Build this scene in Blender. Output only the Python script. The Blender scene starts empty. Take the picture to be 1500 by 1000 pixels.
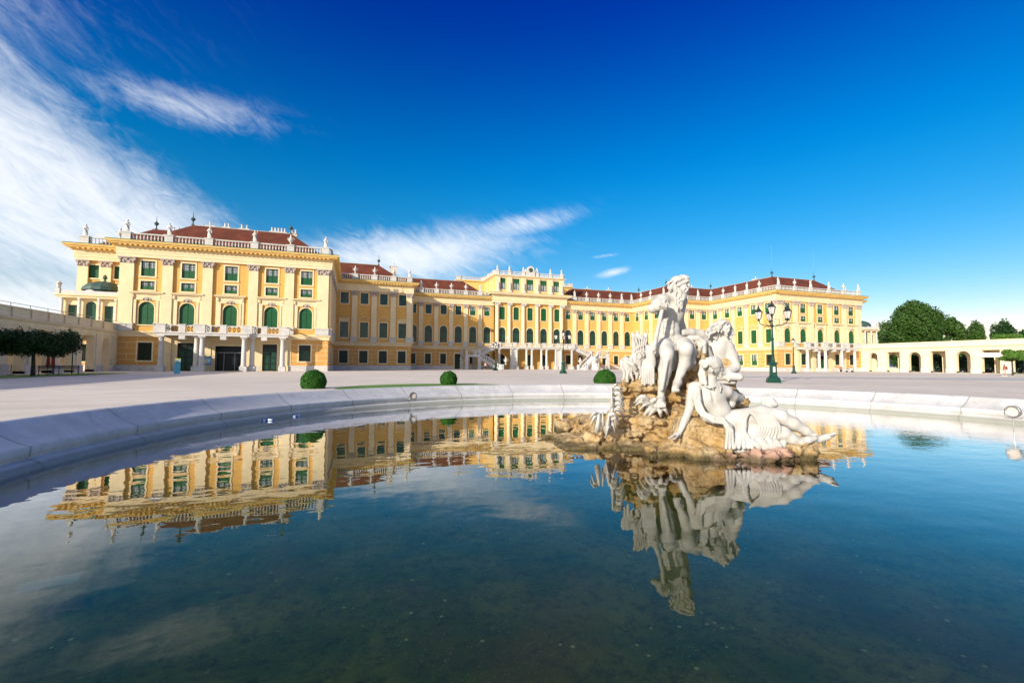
import bpy, math, random
import numpy as np
from mathutils import Matrix, Vector, noise as mnoise
R = math.radians
C = bpy.context.scene.collection
scene = bpy.context.scene
# ------------------------------------------------------------------ camera
CX, CH = -45.61, 1.353            # the camera stands inside the rim of the basin, axis of the palace is x = 0
FPX, YAW, PITCH, ROLL = 671.25, 0.3323, 0.0493, 0.0057
_f = Vector((math.sin(YAW)*math.cos(PITCH), math.cos(YAW)*math.cos(PITCH), math.sin(PITCH)))
_r = Vector((math.cos(YAW), -math.sin(YAW), 0)); _u = _r.cross(_f)
_rc = _r*math.cos(ROLL) + _u*math.sin(ROLL); _uc = -_r*math.sin(ROLL) + _u*math.cos(ROLL)
cam = bpy.data.objects.new('camera', bpy.data.cameras.new('camera')); C.objects.link(cam)
cam.matrix_world = Matrix(((_rc.x,_uc.x,-_f.x,CX),(_rc.y,_uc.y,-_f.y,0),(_rc.z,_uc.z,-_f.z,CH),(0,0,0,1)))
cam.data.sensor_width = 36; cam.data.lens = FPX/1500*36; cam.data.clip_start = .05; cam.data.clip_end = 6000
scene.camera = cam
def at(px, py, d):                # point seen at that place, d metres in front of the camera
    v = _rc*((px-750)/FPX) - _uc*((py-500)/FPX) + _f
    return Vector((CX,0,CH)) + v*d
def atz(px, py, z):
    v = _rc*((px-750)/FPX) - _uc*((py-500)/FPX) + _f
    return Vector((CX,0,CH)) + v*((z-CH)/v.z)
# ------------------------------------------------------------------ light
SUN_AZ, SUN_EL = R(34), R(18.5)     # light travels along +x, a little +y
sd = Vector((math.cos(SUN_AZ)*math.cos(SUN_EL), math.sin(SUN_AZ)*math.cos(SUN_EL), -math.sin(SUN_EL)))
sun = bpy.data.objects.new('sun', bpy.data.lights.new('sun', 'SUN')); C.objects.link(sun)
sun.data.energy = 3.7; sun.data.angle = R(.5); sun.data.color = (1, .92, .79)
sun.rotation_euler = sd.to_track_quat('-Z', 'Y').to_euler()
scene.view_settings.view_transform = 'Standard'; scene.view_settings.look = 'None'
scene.view_settings.exposure = 0.70; scene.view_settings.gamma = 1
# ------------------------------------------------------------------ node helper
class NT:
    def __init__(s, nt): s.nt = nt; s.n = nt.nodes; s.l = nt.links; s.n.clear()
    def node(s, t, **kw):
        n = s.n.new(t); ins = kw.pop('ins', {})
        for k, v in kw.items(): setattr(n, k, v)
        for k, v in ins.items(): s.put(n.inputs[k], v)
        return n
    def put(s, sock, v):
        if isinstance(v, bpy.types.NodeSocket): s.l.new(v, sock)
        else:
            if sock.type == 'RGBA' and len(v) == 3: v = (*v, 1)
            sock.default_value = v
    def m(s, op, a, b=0.0, c=0.0, clamp=False):
        n = s.n.new('ShaderNodeMath'); n.operation = op; n.use_clamp = clamp
        for i, v in enumerate((a, b, c)): s.put(n.inputs[i], v)
        return n.outputs[0]
    def mr(s, v, a, b, c=0.0, d=1.0, smooth=True):
        n = s.n.new('ShaderNodeMapRange'); n.interpolation_type = 'SMOOTHSTEP' if smooth else 'LINEAR'
        for i, x in enumerate((v, a, b, c, d)): s.put(n.inputs[i], x)
        return n.outputs[0]
    def mix(s, f, a, b, mode='MIX'):
        n = s.n.new('ShaderNodeMix'); n.data_type = 'RGBA'; n.blend_type = mode
        s.put(n.inputs[0], f); s.put(n.inputs[6], a); s.put(n.inputs[7], b)
        return n.outputs[2]
    def noise(s, vec, scale, detail=4, rough=.55, dist=0.0, out=0):
        n = s.n.new('ShaderNodeTexNoise'); s.l.new(vec, n.inputs['Vector'])
        n.inputs['Scale'].default_value = scale; n.inputs['Detail'].default_value = detail
        n.inputs['Roughness'].default_value = rough; n.inputs['Distortion'].default_value = dist
        return n.outputs[out]
    def xyz(s, x, y, z):
        n = s.n.new('ShaderNodeCombineXYZ')
        for i, v in enumerate((x, y, z)): s.put(n.inputs[i], v)
        return n.outputs[0]
# ------------------------------------------------------------------ sky
world = bpy.data.worlds.new("World"); scene.world = world; world.use_nodes = True
W = NT(world.node_tree)
sky = W.node('ShaderNodeTexSky', sky_type='NISHITA', sun_disc=False, sun_elevation=SUN_EL,
             sun_rotation=math.atan2(-sd.x, -sd.y), altitude=300, air_density=1.0, dust_density=.35, ozone_density=3.0)
tc = W.node('ShaderNodeTexCoord').outputs['Generated']
sp = W.node('ShaderNodeSeparateXYZ', ins={0: tc})
X_, Y_, Z_ = sp.outputs
az = W.m('MULTIPLY', W.m('ARCTAN2', X_, Y_), 57.2958)
el = W.m('MULTIPLY', W.m('ARCSINE', Z_), 57.2958)
def blob(a0, e0, sa, se, rot=0.0):          # soft patch of sky round azimuth a0, elevation e0 (degrees)
    da = W.m('SUBTRACT', az, a0); de = W.m('SUBTRACT', el, e0); c, s_ = math.cos(R(rot)), math.sin(R(rot))
    u = W.m('DIVIDE', W.m('ADD', W.m('MULTIPLY', da, c), W.m('MULTIPLY', de, s_)), sa)
    v = W.m('DIVIDE', W.m('SUBTRACT', W.m('MULTIPLY', de, c), W.m('MULTIPLY', da, s_)), se)
    q = W.m('ADD', W.m('MULTIPLY', u, u), W.m('MULTIPLY', v, v))
    return W.m('EXPONENT', W.m('MULTIPLY', q, -1.0))
def streak(rot, sx, sy, detail, rough, dist, seed):
    c, s_ = math.cos(R(rot)), math.sin(R(rot))
    u = W.m('ADD', W.m('MULTIPLY', az, c), W.m('MULTIPLY', el, s_)); v = W.m('SUBTRACT', W.m('MULTIPLY', el, c), W.m('MULTIPLY', az, s_))
    return W.noise(W.xyz(W.m('MULTIPLY', u, sx), W.m('MULTIPLY', v, sy), seed), 1.0, detail, rough, dist)
t_ = W.m('SUBTRACT', W.m('SUBTRACT', 27.4, W.m('MULTIPLY', W.m('ADD', az, 30.0), .66)), el)
lf = W.mr(t_, -2.5, 10.0)
lf = W.m('MULTIPLY', lf, W.mr(az, -6.0, -13.0))
lf = W.m('MULTIPLY', lf, W.m('SUBTRACT', 1.0, W.m('MULTIPLY', blob(-28, 7.6, 6, 1.7), .42)))
cm = W.m('MAXIMUM', lf, W.m('MULTIPLY', blob(-17, 24.8, 8.5, 1.7, 3), .50))
cm = W.m('MAXIMUM', cm, W.m('MULTIPLY', blob(6, 12.8, 13, 3.0, 8), .95))
cm = W.m('MAXIMUM', cm, W.m('MULTIPLY', blob(20, 17.0, 7, 1.3, 10), .62))
cm = W.m('MAXIMUM', cm, W.m('MULTIPLY', blob(31.6, 11.2, 1.8, .45, 10), .8))
cm = W.m('MAXIMUM', cm, W.m('MULTIPLY', blob(30.6, 13.2, 1.4, .22, 5), .45))
cm = W.m('MAXIMUM', cm, W.m('MULTIPLY', blob(-60, 30, 26, 22), .8))
n1 = streak(-24, .12, .32, 8, .62, 1.9, 1.3); n2 = streak(-36, .42, 1.1, 7, .68, 1.4, 7.1)
n3 = streak(-10, .05, .12, 3, .5, .6, 3.7)
nn = W.m('ADD', W.m('ADD', W.m('MULTIPLY', n1, .50), W.m('MULTIPLY', n2, .22)), W.m('MULTIPLY', n3, .28))
dens = W.m('MULTIPLY', W.mr(W.m('ADD', nn, W.m('MULTIPLY', cm, .48)), .50, 1.10), W.mr(cm, .0, .34))
dens = W.m('MULTIPLY', W.m('POWER', dens, .85), .88)
hs = W.node('ShaderNodeHueSaturation', ins={'Saturation': 1.42, 'Value': 1.0, 'Hue': .505, 'Color': sky.outputs[0]})
dark = W.mix(W.mr(el, 4.0, 24.0, smooth=False), (.96, .62, .52), (.12, .76, .70)); dark = W.mix(W.mr(el, 18.0, 42.0), dark, (.02, .19, .62))
skc = W.mix(1.0, hs.outputs[0], dark, 'MULTIPLY')
cc = W.mix(dens, skc, (4.4, 4.5, 4.7))
bg = W.node('ShaderNodeBackground', ins={'Color': cc, 'Strength': .15})
W.l.new(bg.outputs[0], W.node('ShaderNodeOutputWorld').inputs[0])
# ------------------------------------------------------------------ materials
MATS = {}
def mat(name, col, rough=.7, var=.0, vscale=3.0, bump=0.0, bscale=20.0, spec=.4, metal=0.0, dirt=0.0, coord='Object', streaks=0.0):
    m = bpy.data.materials.new(name); m.use_nodes = True; T = NT(m.node_tree)
    c = T.node('ShaderNodeTexCoord').outputs[coord]
    col = (*col, 1); out = col
    if var: out = T.mix(T.mr(T.noise(c, vscale, 5, .6), .3, .7), tuple(x*(1-var) for x in col[:3]), tuple(min(1, x*(1+var*.6)) for x in col[:3]))
    if dirt: out = T.mix(T.m('MULTIPLY', T.mr(T.noise(c, vscale*.35, 8, .7, .5), .52, .72), dirt), out, tuple(x*.35 for x in col[:3]))
    if streaks:
        mp = T.node('ShaderNodeMapping', ins={0: c, 'Scale': (2.2, 2.2, .16)}).outputs[0]
        out = T.mix(T.m('MULTIPLY', T.mr(T.noise(mp, 1.5, 5, .6), .5, .75), streaks), out, tuple(x*.55 for x in col[:3]))
    b = T.node('ShaderNodeBsdfPrincipled', ins={'Base Color': out, 'Roughness': rough, 'Metallic': metal, 'Specular IOR Level': spec})
    if bump:
        bn = T.node('ShaderNodeBump', ins={'Strength': bump, 'Distance': .05, 'Height': T.noise(c, bscale, 6, .65)})
        T.l.new(bn.outputs[0], b.inputs['Normal'])
    T.l.new(b.outputs[0], T.node('ShaderNodeOutputMaterial').inputs[0])
    MATS[name] = m; m['bsdf'] = 1
    return m
WALL = (.71, .405, .112); CREAM = (.80, .64, .385)
mat('wall_yellow', WALL, .85, .10, .5, .15, 8, .2, streaks=.16)
mat('cream', CREAM, .8, .08, .6, .1, 9, .2, streaks=.12)
mat('cornice_yellow', (.76, .50, .17), .8, .10, .8, .1, 9, .2, streaks=.10)
mat('white_stone', (.61, .575, .525), .75, .12, 1.5, .25, 12, .3, dirt=.25)
mat('capital_stone', (.50, .41, .35), .85, .35, 6, .8, 14, .2)
mat('green_paint', (.008, .095, .028), .5, .12, 4, .05, 30, .4)
mat('dark_green', (.006, .060, .030), .35, .2, 3, .0, 20, .5)
mat('dark_void', (.008, .010, .010), .4)
mat('lintel_dark', (.05, .05, .045), .7)
mat('gutter_green', (.035, .13, .075), .6, .3, 2)
mat('copper', (.05, .10, .08), .5, .4, 2)
mat('roof_ridge', (.42, .36, .32), .8)
mat('gold', (.9, .55, .12), .3, metal=1.0)
mat('lamp_green', (.008, .055, .035), .35, .2, 6, .1, 40)
mat('lamp_iron', (.02, .03, .028), .4)
mat('lamp_glass', (.62, .55, .50), .15, .1, 8, spec=.6)
mat('arcade_cream', (.80, .69, .48), .8, .10, .6, .15, 9, .2, dirt=.12, streaks=.2)
mat('path_grey', (.56, .53, .48), .95, .15, 1.2, .4, 30, .1)
mat('white_paint', (.72, .70, .67), .6, .05, 4)
mat('bark', (.06, .045, .03), .9, .4, 5, .8, 20)
mat('stone_dark', (.16, .15, .14), .8, .3, 4, .4, 20)
mat('metal_grey', (.35, .35, .34), .4, .2, 9, metal=.6)
mat('iron_black', (.015, .016, .018), .5)
mat('wood_dark', (.05, .04, .03), .7, .3, 6)
mat('chimney', (.68, .60, .50), .85, .15, 3, dirt=.4)
mat('purple', (.25, .08, .42), .5)
mat('hill', (.06, .10, .12), .9, .2, .01); mat('cloth_pink', (.62, .36, .34), .8); mat('skin_cloth', (.45, .38, .28), .8)
mat('red_cloth', (.35, .035, .02), .8, .2, 6)
mat('turquoise', (.10, .42, .50), .5, .1, 2); mat('pale_green', (.50, .66, .55), .5); mat('sign_teal', (.12, .34, .34), .5)
mat('sign_yellow', (.75, .62, .08), .5); mat('sign_blue', (.03, .10, .38), .5); mat('sky_blue', (.25, .50, .72), .5); mat('pale_blue', (.30, .55, .70), .5, .1, 8)
mat('skin', (.50, .28, .19), .6); mat('cloth_black', (.015, .015, .02), .8); mat('cloth_white', (.65, .62, .60), .8); mat('cloth_red', (.40, .10, .07), .8); mat('hair', (.05, .03, .02), .8); mat('rubber', (.02, .02, .02), .8)
mat('soot', (.06, .05, .05), .9)
def leafmat(name, c1, c2, trans=.25):
    m = bpy.data.materials.new(name); m.use_nodes = True; T = NT(m.node_tree)
    g = T.node('ShaderNodeNewGeometry'); c = T.node('ShaderNodeTexCoord').outputs['Object']
    f = T.m('ADD', T.m('MULTIPLY', g.outputs['Random Per Island'], .6), T.m('MULTIPLY', T.noise(c, .8, 3), .5))
    col = T.mix(f, c1, c2)
    b = T.node('ShaderNodeBsdfPrincipled', ins={'Base Color': col, 'Roughness': .55, 'Specular IOR Level': .3})
    t = T.node('ShaderNodeBsdfTranslucent', ins={0: col})
    mx = T.node('ShaderNodeMixShader', ins={0: trans, 1: b.outputs[0], 2: t.outputs[0]})
    T.l.new(mx.outputs[0], T.node('ShaderNodeOutputMaterial').inputs[0]); MATS[name] = m
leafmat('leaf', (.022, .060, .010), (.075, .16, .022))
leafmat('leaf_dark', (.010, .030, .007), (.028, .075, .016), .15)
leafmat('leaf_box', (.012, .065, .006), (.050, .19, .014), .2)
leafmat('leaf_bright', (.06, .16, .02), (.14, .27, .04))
def glassy():                       # window glass: dark room behind a reflecting pane
    m = bpy.data.materials.new('pane'); m.use_nodes = True; T = NT(m.node_tree)
    g = T.node('ShaderNodeNewGeometry'); c = T.node('ShaderNodeTexCoord').outputs['Object']
    col = T.mix(T.mr(T.noise(c, .9, 2), .35, .65), (.10, .13, .13), (.30, .33, .33))
    b = T.node('ShaderNodeBsdfPrincipled', ins={'Base Color': col, 'Roughness': .12, 'Specular IOR Level': .7})
    T.l.new(b.outputs[0], T.node('ShaderNodeOutputMaterial').inputs[0]); MATS['pane'] = m
    m = bpy.data.materials.new('pane_dark'); m.use_nodes = True; T = NT(m.node_tree)
    c = T.node('ShaderNodeTexCoord').outputs['Object']
    col = T.mix(T.mr(T.noise(c, 1.2, 3), .35, .65), (.004, .018, .016), (.012, .065, .045))
    b = T.node('ShaderNodeBsdfPrincipled', ins={'Base Color': col, 'Roughness': .15, 'Specular IOR Level': .55})
    T.l.new(b.outputs[0], T.node('ShaderNodeOutputMaterial').inputs[0]); MATS['pane_dark'] = m
glassy()
def rustic():                       # yellow plaster blocks with painted pale joints
    m = bpy.data.materials.new('rustic'); m.use_nodes = True; T = NT(m.node_tree)
    c = T.node('ShaderNodeTexCoord').outputs['Object']
    s = T.node('ShaderNodeSeparateXYZ', ins={0: c}); v = T.xyz(s.outputs[0], s.outputs[2], 0)
    br = T.node('ShaderNodeTexBrick', ins={'Vector': v, 'Scale': 1.0, 'Mortar Size': .045, 'Mortar Smooth': .2, 'Bias': 0.0, 'Brick Width': 2.6, 'Row Height': .86,
        'Color1': (.66, .35, .10, 1), 'Color2': (.62, .33, .095, 1), 'Mortar': (.80, .60, .33, 1)})
    col = T.mix(T.mr(T.noise(c, .7, 5), .35, .75), br.outputs[0], (.56, .30, .10), 'MIX')
    col = T.mix(.35, br.outputs[0], col)
    b = T.node('ShaderNodeBsdfPrincipled', ins={'Base Color': col, 'Roughness': .85, 'Specular IOR Level': .2})
    bn = T.node('ShaderNodeBump', ins={'Strength': .3, 'Distance': .03, 'Height': br.outputs[1]}); T.l.new(bn.outputs[0], b.inputs['Normal'])
    T.l.new(b.outputs[0], T.node('ShaderNodeOutputMaterial').inputs[0]); MATS['rustic'] = m
rustic()
def roofmat():
    m = bpy.data.materials.new('roof_tiles'); m.use_nodes = True; T = NT(m.node_tree)
    c = T.node('ShaderNodeTexCoord').outputs['Object']
    s = T.node('ShaderNodeSeparateXYZ', ins={0: c})
    row = T.m('FRACT', T.m('MULTIPLY', s.outputs[2], 4.2))
    n = T.noise(c, .5, 6, .65); n2 = T.noise(c, 6.0, 3, .6)
    col = T.mix(T.mr(n, .3, .72), (.11, .032, .017), (.19, .052, .027)); col = T.mix(T.m('MULTIPLY', T.mr(n2, .45, .7), .35), col, (.08, .03, .02))
    b = T.node('ShaderNodeBsdfPrincipled', ins={'Base Color': col, 'Roughness': .8, 'Specular IOR Level': .25})
    bn = T.node('ShaderNodeBump', ins={'Strength': .6, 'Distance': .08, 'Height': row}); T.l.new(bn.outputs[0], b.inputs['Normal'])
    T.l.new(b.outputs[0], T.node('ShaderNodeOutputMaterial').inputs[0]); MATS['roof_tiles'] = m
roofmat()
def gravel():
    m = bpy.data.materials.new('gravel'); m.use_nodes = True; T = NT(m.node_tree)
    c = T.node('ShaderNodeTexCoord').outputs['Object']
    n = T.noise(c, .06, 6, .6, .4); f = T.noise(c, 9.0, 6, .8)
    mp = T.node('ShaderNodeMapping', ins={0: c, 'Scale': (.35, 1.6, 1), 'Rotation': (0, 0, R(12))}).outputs[0]
    st = T.noise(mp, .8, 6, .65)
    col = T.mix(T.mr(n, .3, .7), (.69, .60, .49), (.85, .75, .62))
    col = T.mix(T.m('MULTIPLY', T.mr(st, .42, .66), .6), col, (.60, .51, .42)); col = T.mix(T.m('MULTIPLY', T.mr(f, .4, .7), .3), col, (.50, .43, .36))
    b = T.node('ShaderNodeBsdfPrincipled', ins={'Base Color': col, 'Roughness': .95, 'Specular IOR Level': .1})
    bn = T.node('ShaderNodeBump', ins={'Strength': .5, 'Distance': .03, 'Height': T.noise(c, 22.0, 5, .7)}); T.l.new(bn.outputs[0], b.inputs['Normal'])
    T.l.new(b.outputs[0], T.node('ShaderNodeOutputMaterial').inputs[0]); MATS['gravel'] = m
    m = bpy.data.materials.new('grass'); m.use_nodes = True; T = NT(m.node_tree)
    c = T.node('ShaderNodeTexCoord').outputs['Object']
    col = T.mix(T.mr(T.noise(c, 14, 4), .3, .7), (.06, .16, .015), (.16, .30, .03))
    b = T.node('ShaderNodeBsdfPrincipled', ins={'Base Color': col, 'Roughness': .9})
    T.l.new(b.outputs[0], T.node('ShaderNodeOutputMaterial').inputs[0]); MATS['grass'] = m
gravel()
def marble():
    m = bpy.data.materials.new('basin_marble'); m.use_nodes = True; T = NT(m.node_tree)
    c = T.node('ShaderNodeTexCoord').outputs['Object']
    n = T.noise(c, .55, 9, .68, 1.4); n2 = T.noise(c, 2.2, 9, .75, .6); s = T.node('ShaderNodeSeparateXYZ', ins={0: c})
    col = T.mix(T.mr(n, .35, .68), (.52, .505, .48), (.67, .65, .625))
    col = T.mix(T.m('MULTIPLY', T.mr(n, .57, .66), .45), col, (.40, .41, .43))
    col = T.mix(T.m('MULTIPLY', T.mr(n2, .52, .70), .6), col, (.36, .36, .34))
    # block joints every few degrees round the rim
    a = T.m('MULTIPLY', T.m('ARCTAN2', s.outputs[1], s.outputs[0]), 30/6.28318)
    fr = T.m('ABSOLUTE', T.m('SUBTRACT', T.m('FRACT', a), .5)); j = T.mr(fr, .012, .006)
    col = T.mix(T.m('MULTIPLY', j, .65), col, (.25, .24, .22))
    col = T.mix(T.m('MULTIPLY', T.mr(s.outputs[2], -.71, -.80), .7), col, (.20, .21, .15))        # damp algae line just over the water
    b = T.node('ShaderNodeBsdfPrincipled', ins={'Base Color': col, 'Roughness': .55, 'Specular IOR Level': .35})
    bn = T.node('ShaderNodeBump', ins={'Strength': .35, 'Distance': .02, 'Height': T.noise(c, 12.0, 7, .7)}); T.l.new(bn.outputs[0], b.inputs['Normal'])
    T.l.new(b.outputs[0], T.node('ShaderNodeOutputMaterial').inputs[0]); MATS['basin_marble'] = m
    m = bpy.data.materials.new('pool_bed'); m.use_nodes = True; T = NT(m.node_tree)
    c = T.node('ShaderNodeTexCoord').outputs['Object']
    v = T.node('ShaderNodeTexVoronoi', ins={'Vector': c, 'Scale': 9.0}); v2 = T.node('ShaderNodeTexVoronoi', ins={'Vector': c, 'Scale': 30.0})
    n = T.noise(c, .8, 6, .65)
    col = T.mix(T.mr(n, .3, .7), (.15, .27, .06), (.42, .42, .11))
    col = T.mix(T.m('MULTIPLY', T.mr(T.noise(c, 7.0, 8, .8), .45, .65), .6), col, (.035, .05, .02)); col = T.mix(T.m('MULTIPLY', T.mr(T.noise(c, .35, 4, .6), .5, .68), .5), col, (.30, .20, .06))
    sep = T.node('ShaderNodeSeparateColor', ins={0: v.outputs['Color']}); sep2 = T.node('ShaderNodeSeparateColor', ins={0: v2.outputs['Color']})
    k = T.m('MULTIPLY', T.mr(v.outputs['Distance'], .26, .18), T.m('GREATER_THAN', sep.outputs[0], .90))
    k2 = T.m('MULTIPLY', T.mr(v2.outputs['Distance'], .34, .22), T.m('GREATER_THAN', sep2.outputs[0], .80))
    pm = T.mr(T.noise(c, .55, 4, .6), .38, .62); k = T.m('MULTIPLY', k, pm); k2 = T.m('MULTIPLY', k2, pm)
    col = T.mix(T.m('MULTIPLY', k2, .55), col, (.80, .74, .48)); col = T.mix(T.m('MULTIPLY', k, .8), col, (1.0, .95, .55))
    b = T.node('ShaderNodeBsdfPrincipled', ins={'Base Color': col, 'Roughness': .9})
    T.l.new(b.outputs[0], T.node('ShaderNodeOutputMaterial').inputs[0]); MATS['pool_bed'] = m
    m = bpy.data.materials.new('water'); m.use_nodes = True; T = NT(m.node_tree)
    c = T.node('ShaderNodeTexCoord').outputs['Object']
    mp = T.node('ShaderNodeMapping', ins={0: c, 'Scale': (1, 1.5, 1)}).outputs[0]
    s = T.node('ShaderNodeSeparateXYZ', ins={0: c})
    # long lazy swell everywhere, finer wind ripples on the right-hand half of the basin
    wind = T.mr(T.m('ADD', s.outputs[0], T.m('MULTIPLY', T.noise(c, .2, 2), 4.0)), 4.0, 15.0)
    h1 = T.noise(mp, .95, 2, .5); h2 = T.noise(T.node('ShaderNodeMapping', ins={0: c, 'Scale': (2.8, 9.0, 1), 'Rotation': (0, 0, R(-22))}).outputs[0], 1.0, 3, .5)
    hh = T.m('ADD', T.m('MULTIPLY', h1, .0060), T.m('MULTIPLY', T.m('MULTIPLY', h2, .0070), wind))
    hh = T.m('ADD', hh, T.m('MULTIPLY', T.noise(mp, 4.0, 2, .5), .0003))
    bn = T.node('ShaderNodeBump', ins={'Strength': 1.0, 'Distance': 1.0, 'Height': hh})
    fr = T.node('ShaderNodeFresnel', ins={'IOR': 1.34, 'Normal': bn.outputs[0]})
    gl = T.node('ShaderNodeBsdfGlossy', ins={'Color': (1, 1, 1, 1), 'Roughness': .004, 'Normal': bn.outputs[0]})
    tr = T.node('ShaderNodeBsdfTransparent', ins={'Color': (.74, .82, .54, 1)})
    mx = T.node('ShaderNodeMixShader', ins={0: T.m('MINIMUM', T.m('MULTIPLY', fr.outputs[0], T.mr(fr.outputs[0], .07, .35, 1.0, 1.75)), .97), 1: tr.outputs[0], 2: gl.outputs[0]})
    T.l.new(mx.outputs[0], T.node('ShaderNodeOutputMaterial').inputs[0]); MATS['water'] = m
marble()
# ------------------------------------------------------------------ mesh builder and object helpers
class MB:
    def __init__(s): s.v = []; s.f = []; s.mi = []; s.mats = []; s.cur = 0
    def use(s, name):
        if name not in s.mats: s.mats.append(name)
        s.cur = s.mats.index(name); return s
    def face(s, pts):
        i = len(s.v); s.v += [tuple(p) for p in pts]; s.f.append(tuple(range(i, i+len(pts)))); s.mi.append(s.cur)
    def add(s, vs, fs):
        i = len(s.v); s.v += [tuple(p) for p in vs]; s.f += [tuple(i+k for k in f) for f in fs]; s.mi += [s.cur]*len(fs)
    def box(s, x0, x1, y0, y1, z0, z1):
        s.add([(x0,y0,z0),(x1,y0,z0),(x1,y1,z0),(x0,y1,z0),(x0,y0,z1),(x1,y0,z1),(x1,y1,z1),(x0,y1,z1)],
              [(0,3,2,1),(4,5,6,7),(0,1,5,4),(1,2,6,5),(2,3,7,6),(3,0,4,7)]); return s
    def lathe(s, prof, n=12, c=(0,0,0), a0=0.0, sx=1.0, sy=1.0):
        vs = []; fs = []
        for r, z in prof:
            for k in range(n):
                a = a0+2*math.pi*k/n; vs.append((c[0]+r*math.cos(a)*sx, c[1]+r*math.sin(a)*sy, c[2]+z))
        for j in range(len(prof)-1):
            for k in range(n):
                k2 = (k+1) % n; fs.append((j*n+k, j*n+k2, (j+1)*n+k2, (j+1)*n+k))
        fs.append(tuple(range(n-1, -1, -1))); fs.append(tuple(range((len(prof)-1)*n, len(prof)*n)))
        s.add(vs, fs); return s
    def tube(s, pts, rad, n=8):
        pts = [Vector(p) for p in pts]; rad = rad if isinstance(rad, (list, tuple)) else [rad]*len(pts)
        vs = []; fs = []; up = Vector((0, 0, 1))
        for i, p in enumerate(pts):
            t = (pts[min(i+1, len(pts)-1)]-pts[max(i-1, 0)]).normalized()
            a = t.cross(up if abs(t.z) < .95 else Vector((1, 0, 0))).normalized(); b = t.cross(a)
            for k in range(n):
                q = 2*math.pi*k/n; vs.append(p+(a*math.cos(q)+b*math.sin(q))*rad[i])
        for j in range(len(pts)-1):
            for k in range(n): fs.append((j*n+k, (j+1)*n+k, (j+1)*n+(k+1) % n, j*n+(k+1) % n))
        fs.append(tuple(range(n))); fs.append(tuple(range(len(pts)*n-1, (len(pts)-1)*n-1, -1)))
        s.add(vs, fs); return s
    def sweep(s, prof, path, closed=False):      # prof: (outward, z); outward is to the right of the path
        n = len(path); off = []
        for i in range(n):
            p = Vector(path[i]); d1 = (p-Vector(path[i-1])).normalized() if (i or closed) else None
            d2 = (Vector(path[(i+1) % n])-p).normalized() if (i < n-1 or closed) else None
            d1 = d1 or d2; d2 = d2 or d1
            n1 = Vector((d1.y, -d1.x)); n2 = Vector((d2.y, -d2.x)); m = (n1+n2).normalized(); off.append(m/max(.3, m.dot(n1)))
        vs = [(path[i][0]+off[i].x*o, path[i][1]+off[i].y*o, z) for i in range(n) for o, z in prof]; k = len(prof); fs = []
        for i in range(n if closed else n-1):
            for j in range(k-1):
                a, b = i*k+j, ((i+1) % n)*k+j; fs.append((a, b, b+1, a+1))
        s.add(vs, fs); return s
    def xform(s, M): s.v = [tuple(M @ Vector(p)) for p in s.v]; return s
    def merge(s, o):
        i = len(s.v); s.v += o.v
        for f, m in zip(o.f, o.mi):
            s.use(o.mats[m] if o.mats else 'cream'); s.f.append(tuple(i+k for k in f)); s.mi.append(s.cur)
    def mesh(s, name, material=None, smooth=False):
        me = bpy.data.meshes.new(name); me.from_pydata(s.v, [], s.f)
        for mn in (s.mats or [material]): me.materials.append(MATS[mn])
        if s.mats: me.polygons.foreach_set('material_index', s.mi)
        if smooth: me.polygons.foreach_set('use_smooth', [True]*len(s.f))
        me.update(); return me
    def build(s, name, material=None, parent=None, M=None, smooth=False):
        return link(s.mesh(name, material, smooth), name, parent, M)
def link(me, name, parent=None, M=None):
    o = bpy.data.objects.new(name, me); C.objects.link(o)
    if parent: o.parent = parent; o.matrix_parent_inverse = Matrix()
    if M is not None: o.matrix_local = M
    return o
def tag(o, label=None, cat=None, group=None, kind=None):
    for k, v in (('label', label), ('category', cat), ('group', group), ('kind', kind)):
        if v: o[k] = v
    return o
def empty(name, loc, rz=0, **kw):
    o = bpy.data.objects.new(name, None); C.objects.link(o); o.location = loc; o.rotation_euler = (0, 0, rz); o.empty_display_size = .3
    return tag(o, **kw)
def copy_tree(o, parent=None):
    c = o.copy(); C.objects.link(c); c.parent = parent
    for ch in list(o.children): copy_tree(ch, c)
    return c
def T3(x=0, y=0, z=0): return Matrix.Translation((x, y, z))
# ------------------------------------------------------------------ ground, basin, water
PC = (CX+9.284, 10.92); RW = 15.53; WZ = -.897
def ring(name, radii, z, m, n=160, kind='structure'):
    b = MB(); vs = []; fs = []
    for r in radii:
        for k in range(n): vs.append((r*math.cos(2*math.pi*k/n), r*math.sin(2*math.pi*k/n), z(r) if callable(z) else z))
    for j in range(len(radii)-1):
        for k in range(n): fs.append((j*n+k, (j+1)*n+k, (j+1)*n+(k+1) % n, j*n+(k+1) % n))
    b.add(vs, fs); o = b.build(name, m); o.location = (PC[0], PC[1], 0); tag(o, kind=kind); return o
ring('plaza_ground', [RW+1.31, 18.5, 24, 40, 80, 160, 400, 1200, 4000], 0, 'gravel', 96)
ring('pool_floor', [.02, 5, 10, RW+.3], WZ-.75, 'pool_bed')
ring('water', [.02, 4, 8, 12, RW+.08], WZ, 'water')
b = MB(); n = 240
prof = [(.0,-1.9),(.0,-.90),(.05,-.83),(.14,-.745),(.30,-.70),(.335,-.685),(.31,-.665),(.27,-.655),(.25,-.465),(.27,-.435),(.33,-.42),(.60,-.315),(.88,-.145),(1.02,-.04),(1.10,.02),(1.18,.045),(1.26,.045),(1.32,.02),(1.34,-.3)]
vs = []; fs = []
for k in range(n):
    a = 2*math.pi*k/n
    for o_, z in prof: vs.append(((RW+o_)*math.cos(a), (RW+o_)*math.sin(a), z))
for k in range(n):
    for j in range(len(prof)-1):
        a, c2 = k*len(prof)+j, ((k+1) % n)*len(prof)+j; fs.append((a, a+1, c2+1, c2))
b.add(vs, fs); rim = b.build('basin_rim', 'basin_marble', smooth=True); rim.location = (PC[0], PC[1], 0)
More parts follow.
